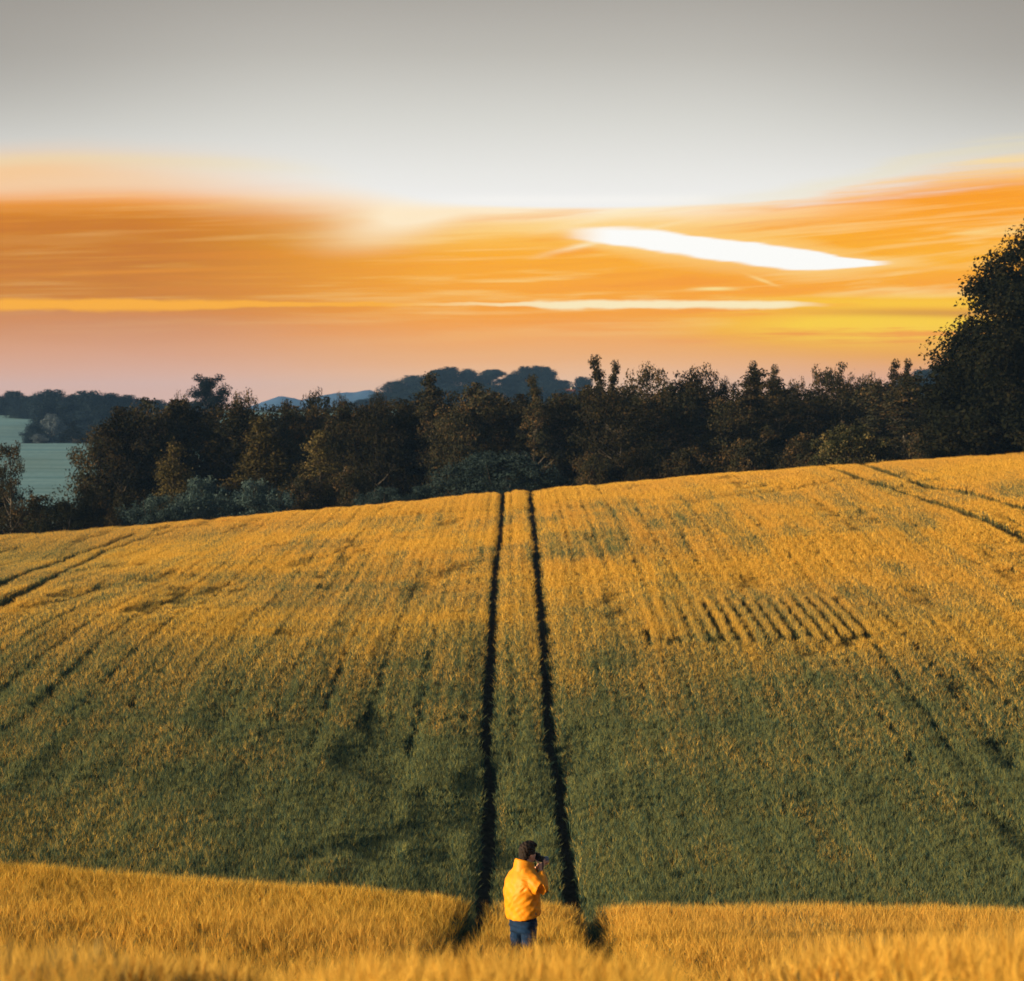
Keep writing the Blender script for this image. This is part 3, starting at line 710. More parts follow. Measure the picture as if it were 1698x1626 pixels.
tops = [
 ("pine_tree", 'skyline_pine', 345, 621, 330, 44, "tall dark pine standing alone above the wood on the left skyline"),
 ("open_tree", 'open1', 404, 646, 200, 56, "twiggy open tree top right of the lone skyline pine"),
 ("open_tree", 'open1', 300, 650, 205, 40, "small twiggy tree top left of the lone skyline pine"),
 ("open_tree", 'open1', 524, 645, 200, 54, "airy ragged tree top left of the blue distant hills"),
 ("open_tree", 'open1', 566, 652, 205, 34, "small airy tree top directly before the blue distant hills"),
 ("open_tree", 'open1', 628, 648, 195, 36, "sparse tree top at the left foot of the blue wooded hill"),
 ("poplar_tree", 'spire1', 990, 590, 178, 62, "tallest pointed tree top of the wood, left of its lower twin"),
 ("poplar_tree", 'spire1', 1018, 599, 180, 46, "second pointed tree top, right beside the tallest one"),
 ("open_tree", 'open1', 1072, 602, 186, 70, "bushy forked tree top right of the two pointed ones"),
 ("open_tree", 'round1', 1128, 618, 188, 60, "dense dark tree top just left of the airy round one"),
 ("open_tree", 'open1', 1162, 604, 190, 66, "airy round tree top showing sky through it, left of the dark spires"),
 ("open_tree", 'open1', 1200, 626, 192, 50, "low tree top between the airy round one and the dark pair of spires"),
 ("poplar_tree", 'spire1', 1252, 600, 184, 44, "thin feathery point above the left dark spire tree"),
 ("poplar_tree", 'spire1', 1281, 606, 186, 40, "thin feathery point above the right dark spire tree"),
 ("open_tree", 'open1', 1322, 626, 192, 44, "small tree top right of the dark pair of spires"),
 ("open_tree", 'open1', 1362, 606, 186, 60, "left half of the wide airy tree top on the right skyline"),
 ("open_tree", 'round1', 1392, 603, 190, 60, "denser right half of the wide airy tree top on the right skyline"),
 ("open_tree", 'open1', 1440, 618, 194, 50, "thin tree top between the wide airy one and the two small spires"),
 ("poplar_tree", 'spire1', 1481, 597, 186, 42, "left of the two small dark spires before the great black oak"),
 ("poplar_tree", 'spire1', 1502, 596, 186, 40, "right of the two small dark spires before the great black oak"),
]
for nm, k, px, top, Y, wd, lb in tops: plant(nm, k, px, top, Y, wd * 1.35, lb, group=G_BACK)
# filling of the wood behind the front row
for i, px in enumerate(range(215, 1680, 44)):
    px2 = px + rnd.uniform(-14, 14)
    tl = float(np.interp(px2, [160, 250, 400, 560, 640, 720, 900, 960, 1080, 1200, 1300, 1500, 1600, 1700],
                         [700, 668, 668, 672, 664, 648, 650, 640, 628, 636, 640, 628, 640, 650])) + rnd.uniform(0, 12)
    plant("woodland_tree", rnd.choice(['round1', 'round2', 'tall1', 'tall2']), px2, tl, 190 + rnd.uniform(-4, 10), rnd.uniform(130, 185),
          "dark tree deep in the wood, mostly hidden behind the front row", group=G_MASS)
# sunlit and small trees at the field edge
plant("small_tree", 'goldbush', 287, 734, 156, 112, "small olive tree with sunlit lumpy crown among grey-green bushes")
plant("cone_tree", 'cone1', 434, 694, 160, 150, "tallest cone-shaped olive tree with a sunlit left side")
plant("cone_tree", 'cone2', 532, 714, 159, 140, "second cone-shaped olive tree, lower and right of the tallest one")
plant("small_tree", 'open1', 18, 732, 150, 80, "thin yellow-leaved tree with bare upright stems at the left edge of the picture")
plant("willow_bush", 'dome1', 828, 750, 150, 240, "great dome-shaped grey-green bush where the two wheel tracks end", 'bush')
plant("willow_bush", 'dome2', 252, 822, 147, 120, "low grey-green bush in front of the small olive tree", 'bush')
plant("willow_bush", 'dome2', 345, 792, 150, 140, "grey-green bush between the small olive tree and the tallest cone-shaped one", 'bush')
plant("willow_bush", 'dome2', 432, 796, 150, 130, "grey-green bush below the tallest cone-shaped olive tree", 'bush')
plant("willow_bush", 'dome2', 632, 808, 149, 110, "low pale grey-green bush left of the great dome-shaped one", 'bush')
plant("willow_bush", 'dome2', 706, 806, 150, 90, "small dark grey-green bush touching the great dome-shaped one on its left", 'bush')
plant("hedge_bush", 'bush1', 60, 822, 150, 150, "dark bush at the left edge below the yellow-leaved tree", 'bush')
plant("hedge_bush", 'bush1', 150, 806, 152, 100, "dark bush under the outermost leafy tree of the wood", 'bush')
plant("hedge_bush", 'bush2', 4, 806, 154, 80, "blackish bush in the left corner of the wood edge", 'bush')
plant("hedge_bush", 'bush2', 110, 832, 146, 130, "low blackish bush along the field edge at the far left", 'bush')
plant("hedge_bush", 'bush1', 205, 812, 150, 70, "brownish bush left of the low grey-green bush", 'bush')
plant("round_bush", 'bush3', 1416, 706, 147, 150, "dark rounded bush with lit leaf tips at the field edge on the right", 'bush')
plant("hedge_bush", 'bush1', 1330, 720, 156, 120, "brown-grey bush left of the dark rounded bush", 'bush')
plant("hedge_bush", 'bush1', 1560, 690, 156, 120, "brown bush below the left side of the great black oak", 'bush')
plant("hedge_bush", 'dome2', 1640, 660, 150, 110, "tangled greyish bush under the great black oak", 'bush')
plant("hedge_bush", 'bush1', 1700, 680, 148, 120, "brownish bush at the right edge under the great black oak", 'bush')
for px, tp, wd, lb in ((500, 790, 120, "dark shrub below the second cone-shaped olive tree"), (580, 776, 100, "dark shrub between the second cone-shaped tree and the low pale bush"),
                   (985, 752, 100, "dark shrub touching the great dome-shaped bush on its right"), (1050, 744, 120, "dark shrub below the wide brown tree right of the tallest top"),
                   (1140, 742, 120, "dark shrub at the field edge below the open rounded top"), (1235, 730, 120, "dark shrub at the foot of the dark pair of spires")):
    plant("hedge_bush", 'bush1', px, tp, 157, wd, lb, 'bush')
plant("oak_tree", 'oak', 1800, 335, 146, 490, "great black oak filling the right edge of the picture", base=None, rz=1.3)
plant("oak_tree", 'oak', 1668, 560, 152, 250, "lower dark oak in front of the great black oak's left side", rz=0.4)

# far wood on the left, beyond the pale field
for px, tp, wd, Y, k in [(22, 648, 70, 700, 'far2'), (-12, 654, 60, 700, 'far1'), (50, 656, 56, 690, 'far1'), (44, 668, 60, 680, 'far2'),
        (86, 646, 76, 640, 'far1'), (120, 654, 66, 645, 'far2'), (150, 648, 84, 640, 'far1'), (184, 652, 76, 645, 'far2'), (212, 655, 60, 650, 'far1'), (236, 660, 60, 650, 'far2'),
        (262, 663, 70, 650, 'far1'), (296, 664, 70, 660, 'far2'), (330, 666, 70, 660, 'far1'), (76, 668, 60, 600, 'far2'), (112, 668, 90, 610, 'far2'), (160, 672, 100, 600, 'far1'), (204, 674, 90, 600, 'far2'), (246, 678, 90, 600, 'far2'),
        (140, 690, 90, 570, 'far2'), (184, 694, 90, 560, 'far1'), (226, 698, 80, 560, 'far2'), (100, 690, 70, 565, 'far2')]:
    plant("distant_tree", k, px, tp, Y, wd, {-12: "blue-hazed tree of the distant wood, cut by the left picture edge", 22: "blue-hazed round tree on the skyline above the small upper pale field", 50: "low blue-hazed tree right of the first round one on the left skyline",
        86: "blue-hazed round-headed tree, highest crown of the distant left wood", 150: "broad blue-hazed tree on the skyline above the pale blue-grey tree's right side", 184: "blue-hazed flat-topped tree on the left skyline, right of the broad one"}.get(px, "blue-hazed tree merging into the mass of the distant wood beyond the pale field"), group="distant trees beyond the pale field")
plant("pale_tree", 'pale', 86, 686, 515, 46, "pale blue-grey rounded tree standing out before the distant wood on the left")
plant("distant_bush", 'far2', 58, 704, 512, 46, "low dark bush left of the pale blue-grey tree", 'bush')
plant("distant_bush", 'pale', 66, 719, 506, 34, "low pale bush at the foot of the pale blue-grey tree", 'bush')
plant("spruce_tree", 'spruce', 122, 699, 508, 42, "small dark conifer between the pale blue-grey tree and the near wood")
# wooded hill behind the middle of the wood
for i, (px, tp, wd, Y, k) in enumerate([(655, 632, 60, 860, 'far2'), (690, 622, 60, 870, 'far1'), (722, 613, 60, 880, 'far2'), (745, 608, 50, 880, 'far1'), (777, 611, 30, 890, 'far1'), (800, 622, 50, 900, 'far2'),
        (816, 612, 44, 880, 'far3'), (852, 620, 60, 900, 'far2'), (872, 607, 40, 880, 'far1'), (892, 606, 46, 880, 'far2'), (908, 608, 34, 880, 'far1'), (930, 630, 60, 900, 'far2'), (966, 624, 26, 900, 'far3'),
        (640, 650, 60, 830, 'far1'), (665, 650, 70, 800, 'far2'), (705, 640, 80, 800, 'far1'), (760, 640, 90, 790, 'far2'), (815, 640, 90, 790, 'far1'), (880, 640, 90, 790, 'far2'), (935, 648, 80, 790, 'far1'), (600, 662, 50, 800, 'far2'), (680, 644, 70, 840, 'far2'), (740, 636, 70, 840, 'far2'), (790, 636, 70, 840, 'far1'), (850, 636, 80, 840, 'far2'), (905, 632, 70, 840, 'far2'), (955, 642, 50, 870, 'far2')]):
    plant("hill_tree", k, px, tp, Y, wd, {655: "dark blue tree at the left end of the distant wooded hill's crest", 690: "dark blue tree halfway up the left slope of the distant wooded hill",
        722: "dark blue broad tree near the top of the distant hill's left part", 745: "highest dark blue tree on the distant hill's left part, beside a notch of sky", 777: "small dark blue tree on the distant hill just right of the sky notch",
        816: "dark blue dome-shaped tree alone between two dips on the distant hill's crest", 872: "left tree of the flat-topped clump on the distant wooded hill", 892: "middle tree of the flat-topped clump on the distant wooded hill",
        908: "right tree of the flat-topped clump on the distant wooded hill", 966: "small lone dark blue tree at the right end of the distant wooded hill"}.get(px, "dark blue tree massed below the crest of the distant wooded hill"), group="trees on the distant wooded hill")
for px, tp, wd, Y, k in [(1528, 612, 60, 740, 'far2'), (1560, 606, 60, 750, 'far1'), (1596, 600, 60, 760, 'far2'), (1500, 624, 50, 730, 'far1')]:
    plant("hill_tree", k, px, tp, Y, wd, "hazy tree on the slope just left of the great black oak", group="trees on the slope beside the oak")

# far blue hills
def far_hills():
    x = np.linspace(-620, 620, 260); V = []
    px = x / 2900 * 4009 + 849
    prof = np.interp(px, [0, 380, 430, 466, 500, 530, 560, 590, 612, 640, 700, 900, 1200, 1500, 1700], [690, 684, 668, 656, 664, 657, 652, 650, 647, 656, 668, 680, 676, 672, 660])
    g = np.random.default_rng(5)
    bump = np.convolve(g.normal(size=x.size), np.ones(5) / 5, 'same') * 2.6 + g.normal(size=x.size) * 0.4
    z = -(prof + bump * 0.6 - 690) / 4009 * 2900
    rows_ = [(2500, -30, 0), (2700, 0.45, 1), (2860, 0.9, 1), (2900, 1.0, 1), (2960, 0.9, 1), (3150, -20, 0)]
    for Y, s, rel in rows_:
        for i in range(x.size):
            V.append((x[i] * Y / 2900, Y, (s * (z[i] + 30) - 30) if rel else s))
    n = x.size; i = np.arange(len(rows_) - 1)[:, None] * n + np.arange(n - 1)[None]
    F = np.stack([i, i + 1, i + n + 1, i + n], -1).reshape(-1, 4)
    m, T, out = mat("far_woodland_haze"); g_ = T.new('ShaderNodeNewGeometry'); X, Y, Z = T.sep(g_.outputs['Position'])
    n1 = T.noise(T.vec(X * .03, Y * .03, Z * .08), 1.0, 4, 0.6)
    b = principled(T, T.mix(T.ss(n1, .35, .65), (0.02, 0.05, 0.11), (0.04, 0.08, 0.16)), 0.95, 0.0); finish(T, out, b.outputs[0])  # woodland coloured blue, haze put into the base colour
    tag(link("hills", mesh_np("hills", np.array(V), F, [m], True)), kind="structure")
far_hills()

# ------------------------------------------------------------------ farmhouse glimpsed through the hill trees
def simple_mat(name, c, rough=0.8, n=0.12, scale=3.0):
    m, T, out = mat(name); tc_ = T.new('ShaderNodeTexCoord')
    nn = T.noise(tc_.outputs['Object'], scale, 4, 0.6)
    b = principled(T, T.mix(T.ss(nn, 0.3, 0.7), tuple(v_ * (1 - n) for v_ in c), tuple(min(1, v_ * (1 + n)) for v_ in c)), rough, 0.3)
    finish(T, out, b.outputs[0]); return m
def box(x0, x1, y0, y1, z0, z1):
    V = [(x, y, z) for z in (z0, z1) for y in (y0, y1) for x in (x0, x1)]
    return V, [(0, 2, 3, 1), (4, 5, 7, 6), (0, 1, 5, 4), (2, 6, 7, 3), (0, 4, 6, 2), (1, 3, 7, 5)]
def farmhouse():
    Y = 868; X = x_of(944, Y); z0 = gz(X, Y)
    M['plaster'] = simple_mat("white_plaster", (0.8, 0.78, 0.76)); M['roof'] = simple_mat("red_tiles", (0.28, 0.08, 0.05)); M['dark'] = simple_mat("dark_glass", (0.03, 0.035, 0.04), 0.2)
    o = empty("farmhouse", (X, Y, z0), 0.15); o.scale = (0.6, 0.6, 0.7); tag(o, "tiny white farmhouse with red roof glimpsed through the trees of the blue wooded hill", "house")
    V, F = box(-3.4, 3.4, -2.5, 2.5, -3, 2.0); V += [(-3.4, 0, 3.9), (3.4, 0, 3.9)]; F = [list(f) for f in F]
    me = bpy.data.meshes.new("wall"); me.from_pydata(V, [], F + [[4, 8, 6], [5, 7, 9]]); me.materials.append(M['plaster']); link("wall", me, o)
    V = [(-3.7, -2.8, 1.85), (3.7, -2.8, 1.85), (3.7, 0, 4.05), (-3.7, 0, 4.05), (-3.7, 2.8, 1.85), (3.7, 2.8, 1.85)]
    V += [(a, b, c + 0.15) for a, b, c in V]
    me = bpy.data.meshes.new("roof"); me.from_pydata(V, [], [(0, 1, 2, 3), (3, 2, 5, 4), (9, 8, 7, 6), (10, 11, 8, 9), (0, 6, 7, 1), (4, 5, 11, 10), (0, 3, 9, 6), (3, 4, 10, 9), (1, 7, 8, 2), (2, 8, 11, 5)])
    me.materials.append(M['roof']); rf = link("roof", me, o)
    V, F = box(0.8, 1.5, -0.4, 0.4, 3.4, 5.0); me = bpy.data.meshes.new("chimney"); me.from_pydata(V, [], F); me.materials.append(M['plaster']); link("chimney", me, rf)
    for x in (-2.2, 0.0, 2.2):
        V, F = box(x - .45, x + .45, -2.53, -2.4, 0.2, 1.3); me = bpy.data.meshes.new("window"); me.from_pydata(V, [], F); me.materials.append(M['dark']); link("window", me, o)
farmhouse()
# ------------------------------------------------------------------ the photographer
def solidify(name, parts, voxel, m_, parent, smooth=2, disp=None):
    """join closed pieces into one continuous skin"""
    V, F = [], []
    for v_, f_ in parts:
        b = len(V); V.extend([tuple(p) for p in v_]); F.extend([tuple(q + b for q in f) for f in f_])
    me = bpy.data.meshes.new(name); me.from_pydata(V, [], F)
    o = link(name, me)
    r = o.modifiers.new("skin", 'REMESH'); r.mode = 'VOXEL'; r.voxel_size = voxel; r.use_smooth_shade = True
    if smooth:
        s_ = o.modifiers.new("soft", 'SMOOTH'); s_.factor = 0.5; s_.iterations = smooth
    dg = bpy.context.evaluated_depsgraph_get(); dg.update()
    new = bpy.data.meshes.new_from_object(o.evaluated_get(dg)); new.name = name
    o.modifiers.clear(); o.data = new; bpy.data.meshes.remove(me)
    if disp:
        n = len(new.vertices); co = np.empty(n * 3, np.float32); new.vertices.foreach_get("co", co); co = co.reshape(-1, 3)
        no = np.empty(n * 3, np.float32); new.vertices.foreach_get("normal", no); no = no.reshape(-1, 3)
        co += no * disp(co, no)[:, None]; new.vertices.foreach_set("co", co.ravel()); new.update()
    new.materials.clear(); new.materials.append(m_)
    for p in new.polygons: p.use_smooth = True
    o.parent = parent
    return o
def ell(c, r, rx=0.0, nu=20, nv=12):
    c = np.array(c, float); V = [c + [0, 0, 0]]; V = []; Rm = np.array(Matrix.Rotation(rx, 3, 'X'))
    V.append(Rm @ np.array([0, 0, -r[2]]) + c)
    for j in range(1, nv):
        a = math.pi * (j / nv - 0.5)
        for i in range(nu):
            b = 6.28318 * i / nu; V.append(Rm @ np.array([r[0]*math.cos(a)*math.cos(b), r[1]*math.cos(a)*math.sin(b), r[2]*math.sin(a)]) + c)
    V.append(Rm @ np.array([0, 0, r[2]]) + c); F = []
    for i in range(nu): F.append((0, 1 + (i+1) % nu, 1 + i))
    for j in range(nv - 2):
        for i in range(nu): a = 1 + j*nu; F.append((a + i, a + (i+1) % nu, a + nu + (i+1) % nu, a + nu + i))
    a = 1 + (nv-2)*nu; F += [(a + i, a + (i+1) % nu, a + nu) for i in range(nu)]
    return V, F
def limb(path, radii, seg=14):
    """closed tapered limb with rounded ends; refined path"""
    P = [np.array(p, float) for p in path]; Q, q = [], []
    for i in range(len(P) - 1):
        for s in np.linspace(0, 1, 5)[:-1]: Q.append(P[i]*(1-s) + P[i+1]*s); q.append(radii[i]*(1-s) + radii[i+1]*s)
    Q.append(P[-1]); q.append(radii[-1])
    for _ in range(2): Q = [Q[0]] + [(Q[i-1] + 2*Q[i] + Q[i+1]) / 4 for i in range(1, len(Q)-1)] + [Q[-1]]
    d0 = Q[0] - Q[1]; d0 /= np.linalg.norm(d0); d1 = Q[-1] - Q[-2]; d1 /= np.linalg.norm(d1)
    Q = [Q[0] + d0*q[0]*.8, Q[0] + d0*q[0]*.5] + Q + [Q[-1] + d1*q[-1]*.5, Q[-1] + d1*q[-1]*.8]; q = [q[0]*.35, q[0]*.8] + q + [q[-1]*.8, q[-1]*.35]
    V, F = tube(Q, q, seg); n = len(Q)
    F = [tuple(f) for f in F]; F.append(tuple(range(seg-1, -1, -1))); F.append(tuple((n-1)*seg + k for k in range(seg)))
    return V, F
def loft(rings, seg=28, pw=2.3):
    """rings: (z, halfwidth, halfdepth, cx, cy, front lift)"""
    V, F = [], []
    for z, a, b, cx, cy, fl in rings:
        for k in range(seg):
            t = 6.28318 * k / seg; c, s = math.cos(t), math.sin(t)
            x = a * math.copysign(abs(c) ** (2/pw), c); y = b * math.copysign(abs(s) ** (2/pw), s)
            V.append((cx + x, cy + y, z + fl * (y / b)))
    n = len(rings)
    for i in range(n-1):
        for k in range(seg): F.append((i*seg+k, i*seg+(k+1) % seg, (i+1)*seg+(k+1) % seg, (i+1)*seg+k))
    F.append(tuple(range(seg-1, -1, -1))); F.append(tuple((n-1)*seg+k for k in range(seg)))
    return V, F
def cyl(p0, p1, r0, r1, seg=24):
    V, F = tube([p0, p1], [r0, r1], seg); F = [tuple(f) for f in F]
    F.append(tuple(range(seg-1, -1, -1))); F.append(tuple(seg + k for k in range(seg))); return V, F
def finger(pts, r=0.0088): return limb(pts, [r * (1 - 0.10 * i) for i in range(len(pts))], 8)

def person():
    skin = simple_mat("skin", (0.50, 0.27, 0.20), 0.55, 0.08, 9)
    m, T, out = mat("yellow_rain_jacket"); tc_ = T.new('ShaderNodeTexCoord')
    n1 = T.noise(tc_.outputs['Object'], 5.0, 4, 0.6); n2 = T.noise(tc_.outputs['Object'], 40.0, 3, 0.6)
    b = principled(T, T.mix(T.ss(n1, .3, .7), (0.66, 0.215, 0.004), (0.75, 0.275, 0.008)), 0.55, 0.25)
    bp = T.new('ShaderNodeBump'); bp.inputs['Strength'].default_value = 0.25; bp.inputs['Distance'].default_value = 0.004; T.put(bp.inputs['Height'], n2)
    T.nt.links.new(bp.outputs[0], b.inputs['Normal']); finish(T, out, b.outputs[0]); jm = m
    denim = simple_mat("blue_denim", (0.001, 0.018, 0.062), 0.9, 0.35, 14)
    hairm = simple_mat("dark_brown_hair", (0.014, 0.007, 0.005), 0.8, 0.4, 30)
    shoe = simple_mat("dark_leather", (0.04, 0.03, 0.02), 0.6)
    black = simple_mat("black_plastic", (0.012, 0.013, 0.016), 0.42); glass = simple_mat("lens_glass", (0.10, 0.16, 0.22), 0.1)
    strapm = simple_mat("black_strap", (0.015, 0.013, 0.013), 0.8); metal = simple_mat("grey_metal", (0.5, 0.5, 0.52), 0.35)
    X, Y = 0.135, 28.7; S = 1.0
    z0 = gz(X, Y) - 0.02
    ztop = z_of(1397, Y); S = (ztop - z0) / 1.845
    o = empty("person", (X, Y, z0), R(-50)); o.scale = (S, S, S)
    tag(o, "person in a yellow jacket raising a camera", "person")
    o["label"] = "person in yellow jacket and blue jeans standing in the barley, raising a camera"
    # ---- body
    B = []
    B.append(loft([(.86, .15, .10, 0, 0, 0), (1.0, .155, .11, 0, 0, 0), (1.2, .15, .11, 0, 0, 0), (1.38, .18, .12, 0, 0, 0), (1.47, .16, .10, 0, 0, 0), (1.52, .07, .07, 0, 0, 0)], 20))
    B.append(limb([(0, 0, 1.46), (0, .02, 1.56), (0, .05, 1.66)], [.068, .058, .058]))
    B.append(ell((0, .065, 1.735), (.076, .094, .105), R(-12))); B.append(ell((0, .105, 1.675), (.060, .066, .088), R(-12)))
    B.append(ell((0, .115, 1.620), (.036, .042, .026)))                                     # chin
    B.append(limb([(0, .158, 1.715), (0, .180, 1.678)], [.010, .015], 8))                   # nose
    for s in (-1, 1):
        B.append(ell((s*.080, .060, 1.690), (.011, .021, .032), R(12), 12, 8)); B.append(ell((s*.030, .147, 1.722), (.016, .012, .010), 0, 10, 6))
    B.append(ell((0, .162, 1.642), (.024, .010, .008), 0, 10, 6))                           # mouth
    B.append(limb([(.18, 0, 1.44), (.305, .015, 1.34), (.145, .155, 1.475)], [.055, .045, .027]))
    B.append(limb([(-.18, 0, 1.45), (-.25, .13, 1.25), (-.075, .255, 1.49)], [.055, .045, .027]))
    # right hand on the grip
    B.append(ell((.108, .192, 1.555), (.020, .036, .048), R(-30), 14, 8)); B.append(limb([(.145, .155, 1.475), (.118, .180, 1.53)], [.027, .024], 10))
    for i, (L_, zz) in enumerate(((.030, 1.628), (.034, 1.607), (.031, 1.587), (.024, 1.567))):
        B.append(finger([(.106, .205, zz - .018), (.102, .238, zz), (.084, .262 + L_*.2, zz + .004), (.060, .266 + L_*.1, zz + .003)]))
    B.append(finger([(.098, .175, 1.575), (.086, .158, 1.605), (.060, .150, 1.622), (.040, .152, 1.630)], .0105))
    # left hand under the lens
    B.append(ell((-.030, .300, 1.548), (.040, .044, .018), R(20), 14, 8)); B.append(limb([(-.075, .255, 1.49), (-.045, .285, 1.535)], [.027, .024], 10))
    for i, yy in enumerate((.340, .322, .303, .285)):
        L_ = (.9, 1.05, 1.0, .8)[i]
        B.append(finger([(-.010, yy - .01, 1.548), (.028 * L_, yy, 1.552), (.052, yy + .004, 1.575), (.050, yy + .004, 1.575 + .028 * L_)]))
    B.append(finger([(-.055, .285, 1.553), (-.066, .280, 1.58), (-.058, .282, 1.612), (-.046, .285, 1.628)], .0105))
    for s in (-1, 1):
        B.append(limb([(s*.09, 0, .90), (s*.105, .01, .50), (s*.12, -.02 - .03*s, .09)], [.085, .055, .040]))
        B.append(limb([(s*.12, -.04 - .03*s, .05), (s*.13, .12 - .03*s, .035)], [.036, .030], 10))
    solidify("body", B, .0055, skin, o, 2)
    # ---- hair
    def hd(co, no):
        return (0.004 * np.sin(co[:, 0]*120 + co[:, 2]*60) * np.sin(co[:, 1]*95 + 1) + 0.003 * np.sin(co[:, 2]*190 + co[:, 0]*80 + co[:, 1]*40))
    Hh = [ell((0, .058, 1.752), (.088, .104, .104), R(-12)), ell((0, .010, 1.705), (.074, .056, .085), R(-5)), ell((0, .115, 1.815), (.064, .060, .042), R(-25)),
          ell((.02, .148, 1.808), (.045, .035, .028), R(-20)), ell((0, -.002, 1.655), (.056, .038, .040))]
    for s in (-1, 1): Hh.append(ell((s*.074, .060, 1.735), (.015, .038, .045)))
    solidify("hair", Hh, .006, hairm, o, 1, hd)
    # ---- jeans
    def jd(co, no):
        z = co[:, 2]; return 0.005 * np.sin(z*55 + co[:, 0]*40) * np.sin(z*23 + co[:, 1]*30) + 0.003 * np.sin(z*110 + co[:, 1]*60)
    J = [loft([(.80, .175, .125, 0, 0, 0), (.88, .185, .135, 0, 0, 0), (1.02, .175, .125, 0, 0, 0)], 24)]
    for s in (-1, 1): J.append(limb([(s*.088, 0, .88), (s*.102, .005, .66), (s*.108, .012, .48), (s*.12, -.02 - .03*s, .10)], [.100, .092, .074, .066]))
    jo = solidify("jeans", J, .009, denim, o, 2, jd)
    # ---- jacket
    def crease(co, a, b_, depth, wid, rng_=None):
        a = np.array(a); b_ = np.array(b_); ab = b_ - a; t = np.clip(((co - a) @ ab) / (ab @ ab), 0, 1)
        d = np.linalg.norm(co - a - t[:, None] * ab, axis=1)
        return -depth * np.exp(-(d / wid) ** 2) * np.sin(np.pi * np.clip(t * .9 + .05, 0, 1)) + depth * .6 * np.exp(-((d - 1.7*wid) / wid) ** 2) * np.sin(np.pi * t)
    def kd(co, no):
        d = 0.004 * np.sin(co[:, 2]*38 + co[:, 0]*22 + 2*np.sin(co[:, 1]*14)) * np.sin(co[:, 0]*17 + co[:, 1]*25 + co[:, 2]*9)
        d += 0.0022 * np.sin(co[:, 2]*46 - co[:, 0]*60 - co[:, 1]*35 + 3*np.sin(co[:, 2]*11)) * np.sin(co[:, 2]*21 + co[:, 0]*9)
        for a, b_, dp, wd in (((.14, -.14, 1.36), (.27, .03, 1.26), .018, .014), ((.20, -.12, 1.36), (.05, -.17, 1.22), .009, .014), ((.24, .00, 1.22), (.12, -.14, 1.10), .011, .014),
                              ((.25, .06, 1.18), (.16, -.10, 1.02), .009, .012), ((.24, .10, 1.12), (.22, -.02, 1.00), .008, .012), ((.10, -.16, 1.30), (-.04, -.18, 1.08), .007, .016),
                              ((.27, .06, 1.33), (.30, .02, 1.30), .012, .010), ((.22, .10, 1.38), (.27, .08, 1.33), .010, .010), ((.12, -.15, 1.45), (.20, -.08, 1.43), .006, .012),
                              ((-.12, -.14, 1.42), (-.16, -.15, 1.15), .008, .018), ((.02, -.17, 1.18), (.15, -.14, 1.00), .007, .013), ((.18, .16, 1.44), (.25, .10, 1.36), .008, .009)):
            d += crease(co, a, b_, dp * 1.6, wd)
        return d
    G = [loft([(.990, .224, .172, 0, .0, .045), (1.01, .229, .177, 0, .0, .045), (1.08, .232, .180, -.004, -.006, .035), (1.18, .234, .182, -.008, -.010, .02), (1.29, .238, .180, -.010, -.014, .01), (1.38, .240, .166, -.010, -.012, 0),
               (1.44, .225, .146, -.008, -.006, 0), (1.495, .190, .124, 0, 0, 0), (1.54, .140, .108, 0, .008, -.005), (1.575, .108, .098, 0, .014, -.01)], 32, 2.25)]
    G.append(limb([(.150, -.005, 1.43), (.240, .000, 1.375), (.318, .012, 1.335), (.250, .080, 1.395), (.160, .145, 1.475)], [.092, .094, .082, .074, .052]))
    G.append(limb([(-.140, .005, 1.42), (-.205, .06, 1.335), (-.250, .130, 1.265), (-.18, .19, 1.37), (-.090, .245, 1.475)], [.078, .080, .070, .064, .048]))
    jk = solidify("jacket", G, .009, jm, o, 3, kd)
    # collar: standing, higher at the nape
    V, F = [], []; sg = 30
    prof = [(-.03, .132), (.000, .122), (.045, .121), (.080, .116), (.098, .110), (.092, .101), (.06, .100), (.0, .100)]
    for h_, r_ in prof:
        for k in range(sg):
            t = 6.28318 * k / sg; bk = -math.sin(t)
            r2 = r_ * (1 + 0.02 * math.sin(5*t + h_*30)); V.append((r2*math.cos(t), .022 + r2*.98*math.sin(t) + h_*.12, 1.535 + h_*(1 + .12*bk) + .022*bk))
    for i in range(len(prof)-1):
        for k in range(sg): F.append((i*sg+k, i*sg+(k+1) % sg, (i+1)*sg+(k+1) % sg, (i+1)*sg+k))
    me = bpy.data.meshes.new("collar"); me.from_pydata(V, [], F); me.materials.append(jm); [setattr(p, 'use_smooth', True) for p in me.polygons]
    co_ = link("collar", me, jk); co_.location = (-.006, -.012, 0)
    dk = solidify("toggle", [limb([(.118, .075, 1.63), (.122, .08, 1.585)], [.006, .006], 8)], .003, strapm, jk, 0)
    solidify("toggle", [limb([(.246, -.02, 1.055), (.250, -.014, 1.035)], [.006, .006], 8)], .003, strapm, jk, 0)
    solidify("cuff", [cyl((.150, .150, 1.478), (.143, .157, 1.492), .044, .040)], .005, jm, jk, 1)
    for s in (-1, 1): solidify("shoe", [limb([(s*.12, -.07 - .03*s, .055), (s*.13, .15 - .03*s, .045)], [.048, .042], 12), limb([(s*.12, -.05 - .03*s, .06), (s*.12, -.04 - .03*s, .14)], [.048, .05], 12)], .008, shoe, o, 2)
    # ---- the camera is held: a thing of its own
    c = empty("camera", (X, Y, z0), R(-50)); c.scale = (S, S, S)
    tag(c, "black camera with long lens held up to the face of the person in yellow", "camera")
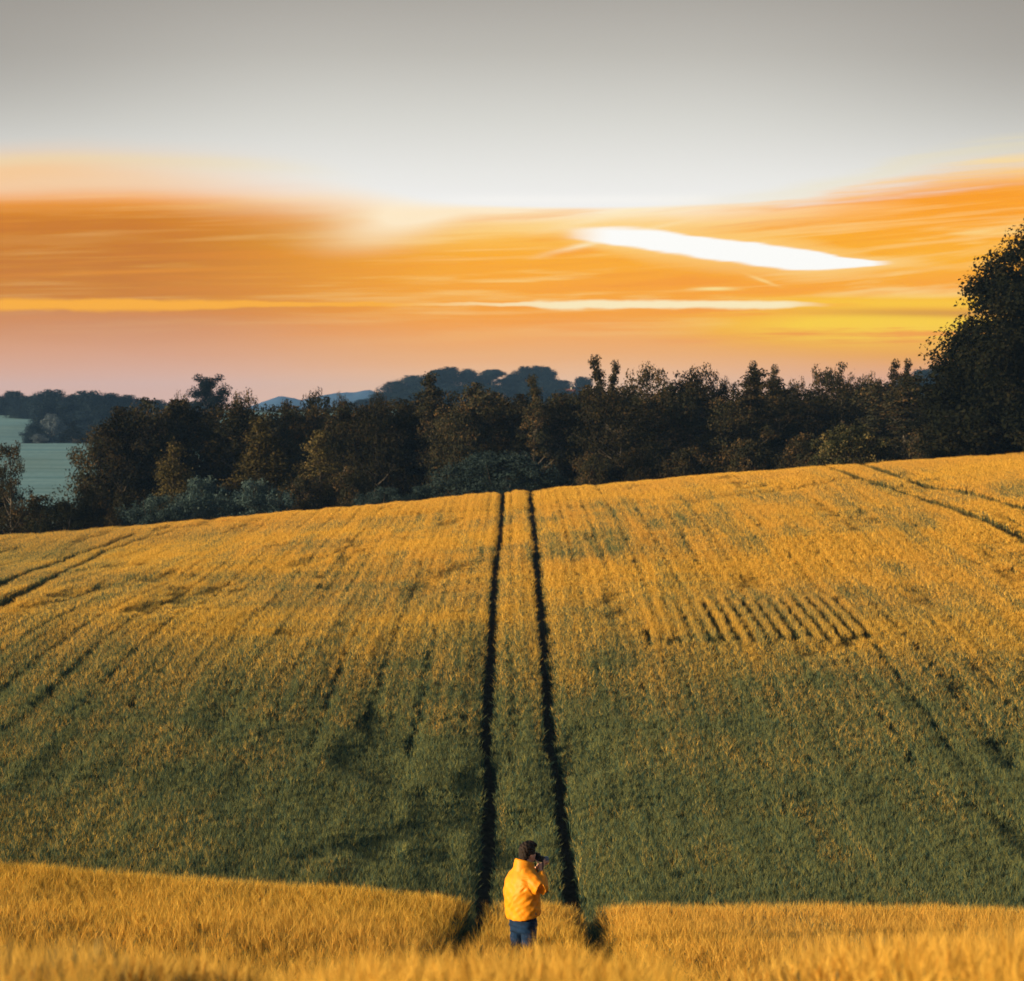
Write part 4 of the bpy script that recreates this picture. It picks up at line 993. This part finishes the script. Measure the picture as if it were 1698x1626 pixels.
    def part(name, shapes, m_, parent=c, bev=0.0):
        V, F = [], []
        for v_, f_ in shapes:
            b_ = len(V); V += [tuple(p) for p in v_]; F += [tuple(q + b_ for q in f) for f in f_]
        me_ = bpy.data.meshes.new(name); me_.from_pydata(V, [], F); me_.materials.append(m_)
        o_ = link(name, me_, parent)
        if bev: md = o_.modifiers.new("b", 'BEVEL'); md.width = bev; md.segments = 2
        return o_
    tilt = Matrix.Translation((0, .20, 1.655)) @ Matrix.Rotation(R(-17), 4, 'X')
    def tf(sh): return [tuple(tilt @ Vector(p)) for p in sh[0]], sh[1]
    part("camera_body", [tf(box(-.068, .052, -.018, .034, -.046, .030))], black, bev=.006)
    part("grip", [tf(box(.044, .074, -.012, .056, -.046, .026))], black, bev=.008)
    part("viewfinder_hump", [tf(box(-.026, .026, -.030, .036, .028, .052))], black, bev=.009)
    ln = part("lens", [tf(cyl((0, .030, -.008), (0, .085, -.008), .036, .036)), tf(cyl((0, .083, -.008), (0, .125, -.008), .034, .034))], black)
    part("lens_hood", [tf(cyl((0, .120, -.008), (0, .168, -.008), .035, .045))], simple_mat("grey_plastic", (0.10, 0.12, 0.15), 0.4), ln)
    part("front_glass", [tf(cyl((0, .160, -.008), (0, .1695, -.008), .036, .036))], glass, ln)
    def flat(path, wd):
        V, F = [], []; P = [np.array(p, float) for p in path]
        for _ in range(3): P = [P[0]] + [q_ for i in range(len(P)-1) for q_ in (P[i]*.75 + P[i+1]*.25, P[i]*.25 + P[i+1]*.75)] + [P[-1]]
        for p in P: V += [p + [0, -wd, 0], p + [0, wd, 0], p + [.003, wd, 0], p + [.003, -wd, 0]]
        n = len(P); F = [(4*i+k, 4*i+(k+1) % 4, 4*i+4+(k+1) % 4, 4*i+4+k) for i in range(n-1) for k in range(4)] + [(0, 1, 2, 3), (4*n-1, 4*n-2, 4*n-3, 4*n-4)]
        return V, F
    part("strap", [flat([(.080, .21, 1.66), (.125, .20, 1.60), (.150, .17, 1.52), (.135, .22, 1.38), (.115, .27, 1.27), (.105, .275, 1.225), (.070, .27, 1.225), (.03, .27, 1.30), (-.05, .25, 1.50), (-.070, .21, 1.66)], .007)], strapm)
    part("strap_buckle", [box(.108, .118, .262, .284, 1.245, 1.285)], black, bev=.002)
person()
def haze():
    V, F = box(-1700, 1700, -90, 3350, -24, 45)
    me = bpy.data.meshes.new("haze"); me.from_pydata(V, [], F)
    m = bpy.data.materials.new("haze"); m.use_nodes = True; nt = m.node_tree; nt.nodes.clear()
    out = nt.nodes.new('ShaderNodeOutputMaterial'); vp = nt.nodes.new('ShaderNodeVolumePrincipled')
    vp.inputs['Color'].default_value = (0.26, 0.52, 1.0, 1); vp.inputs['Density'].default_value = 0.00013
    nt.links.new(vp.outputs[0], out.inputs['Volume']); me.materials.append(m)
    tag(link("haze", me), kind="stuff")
haze()
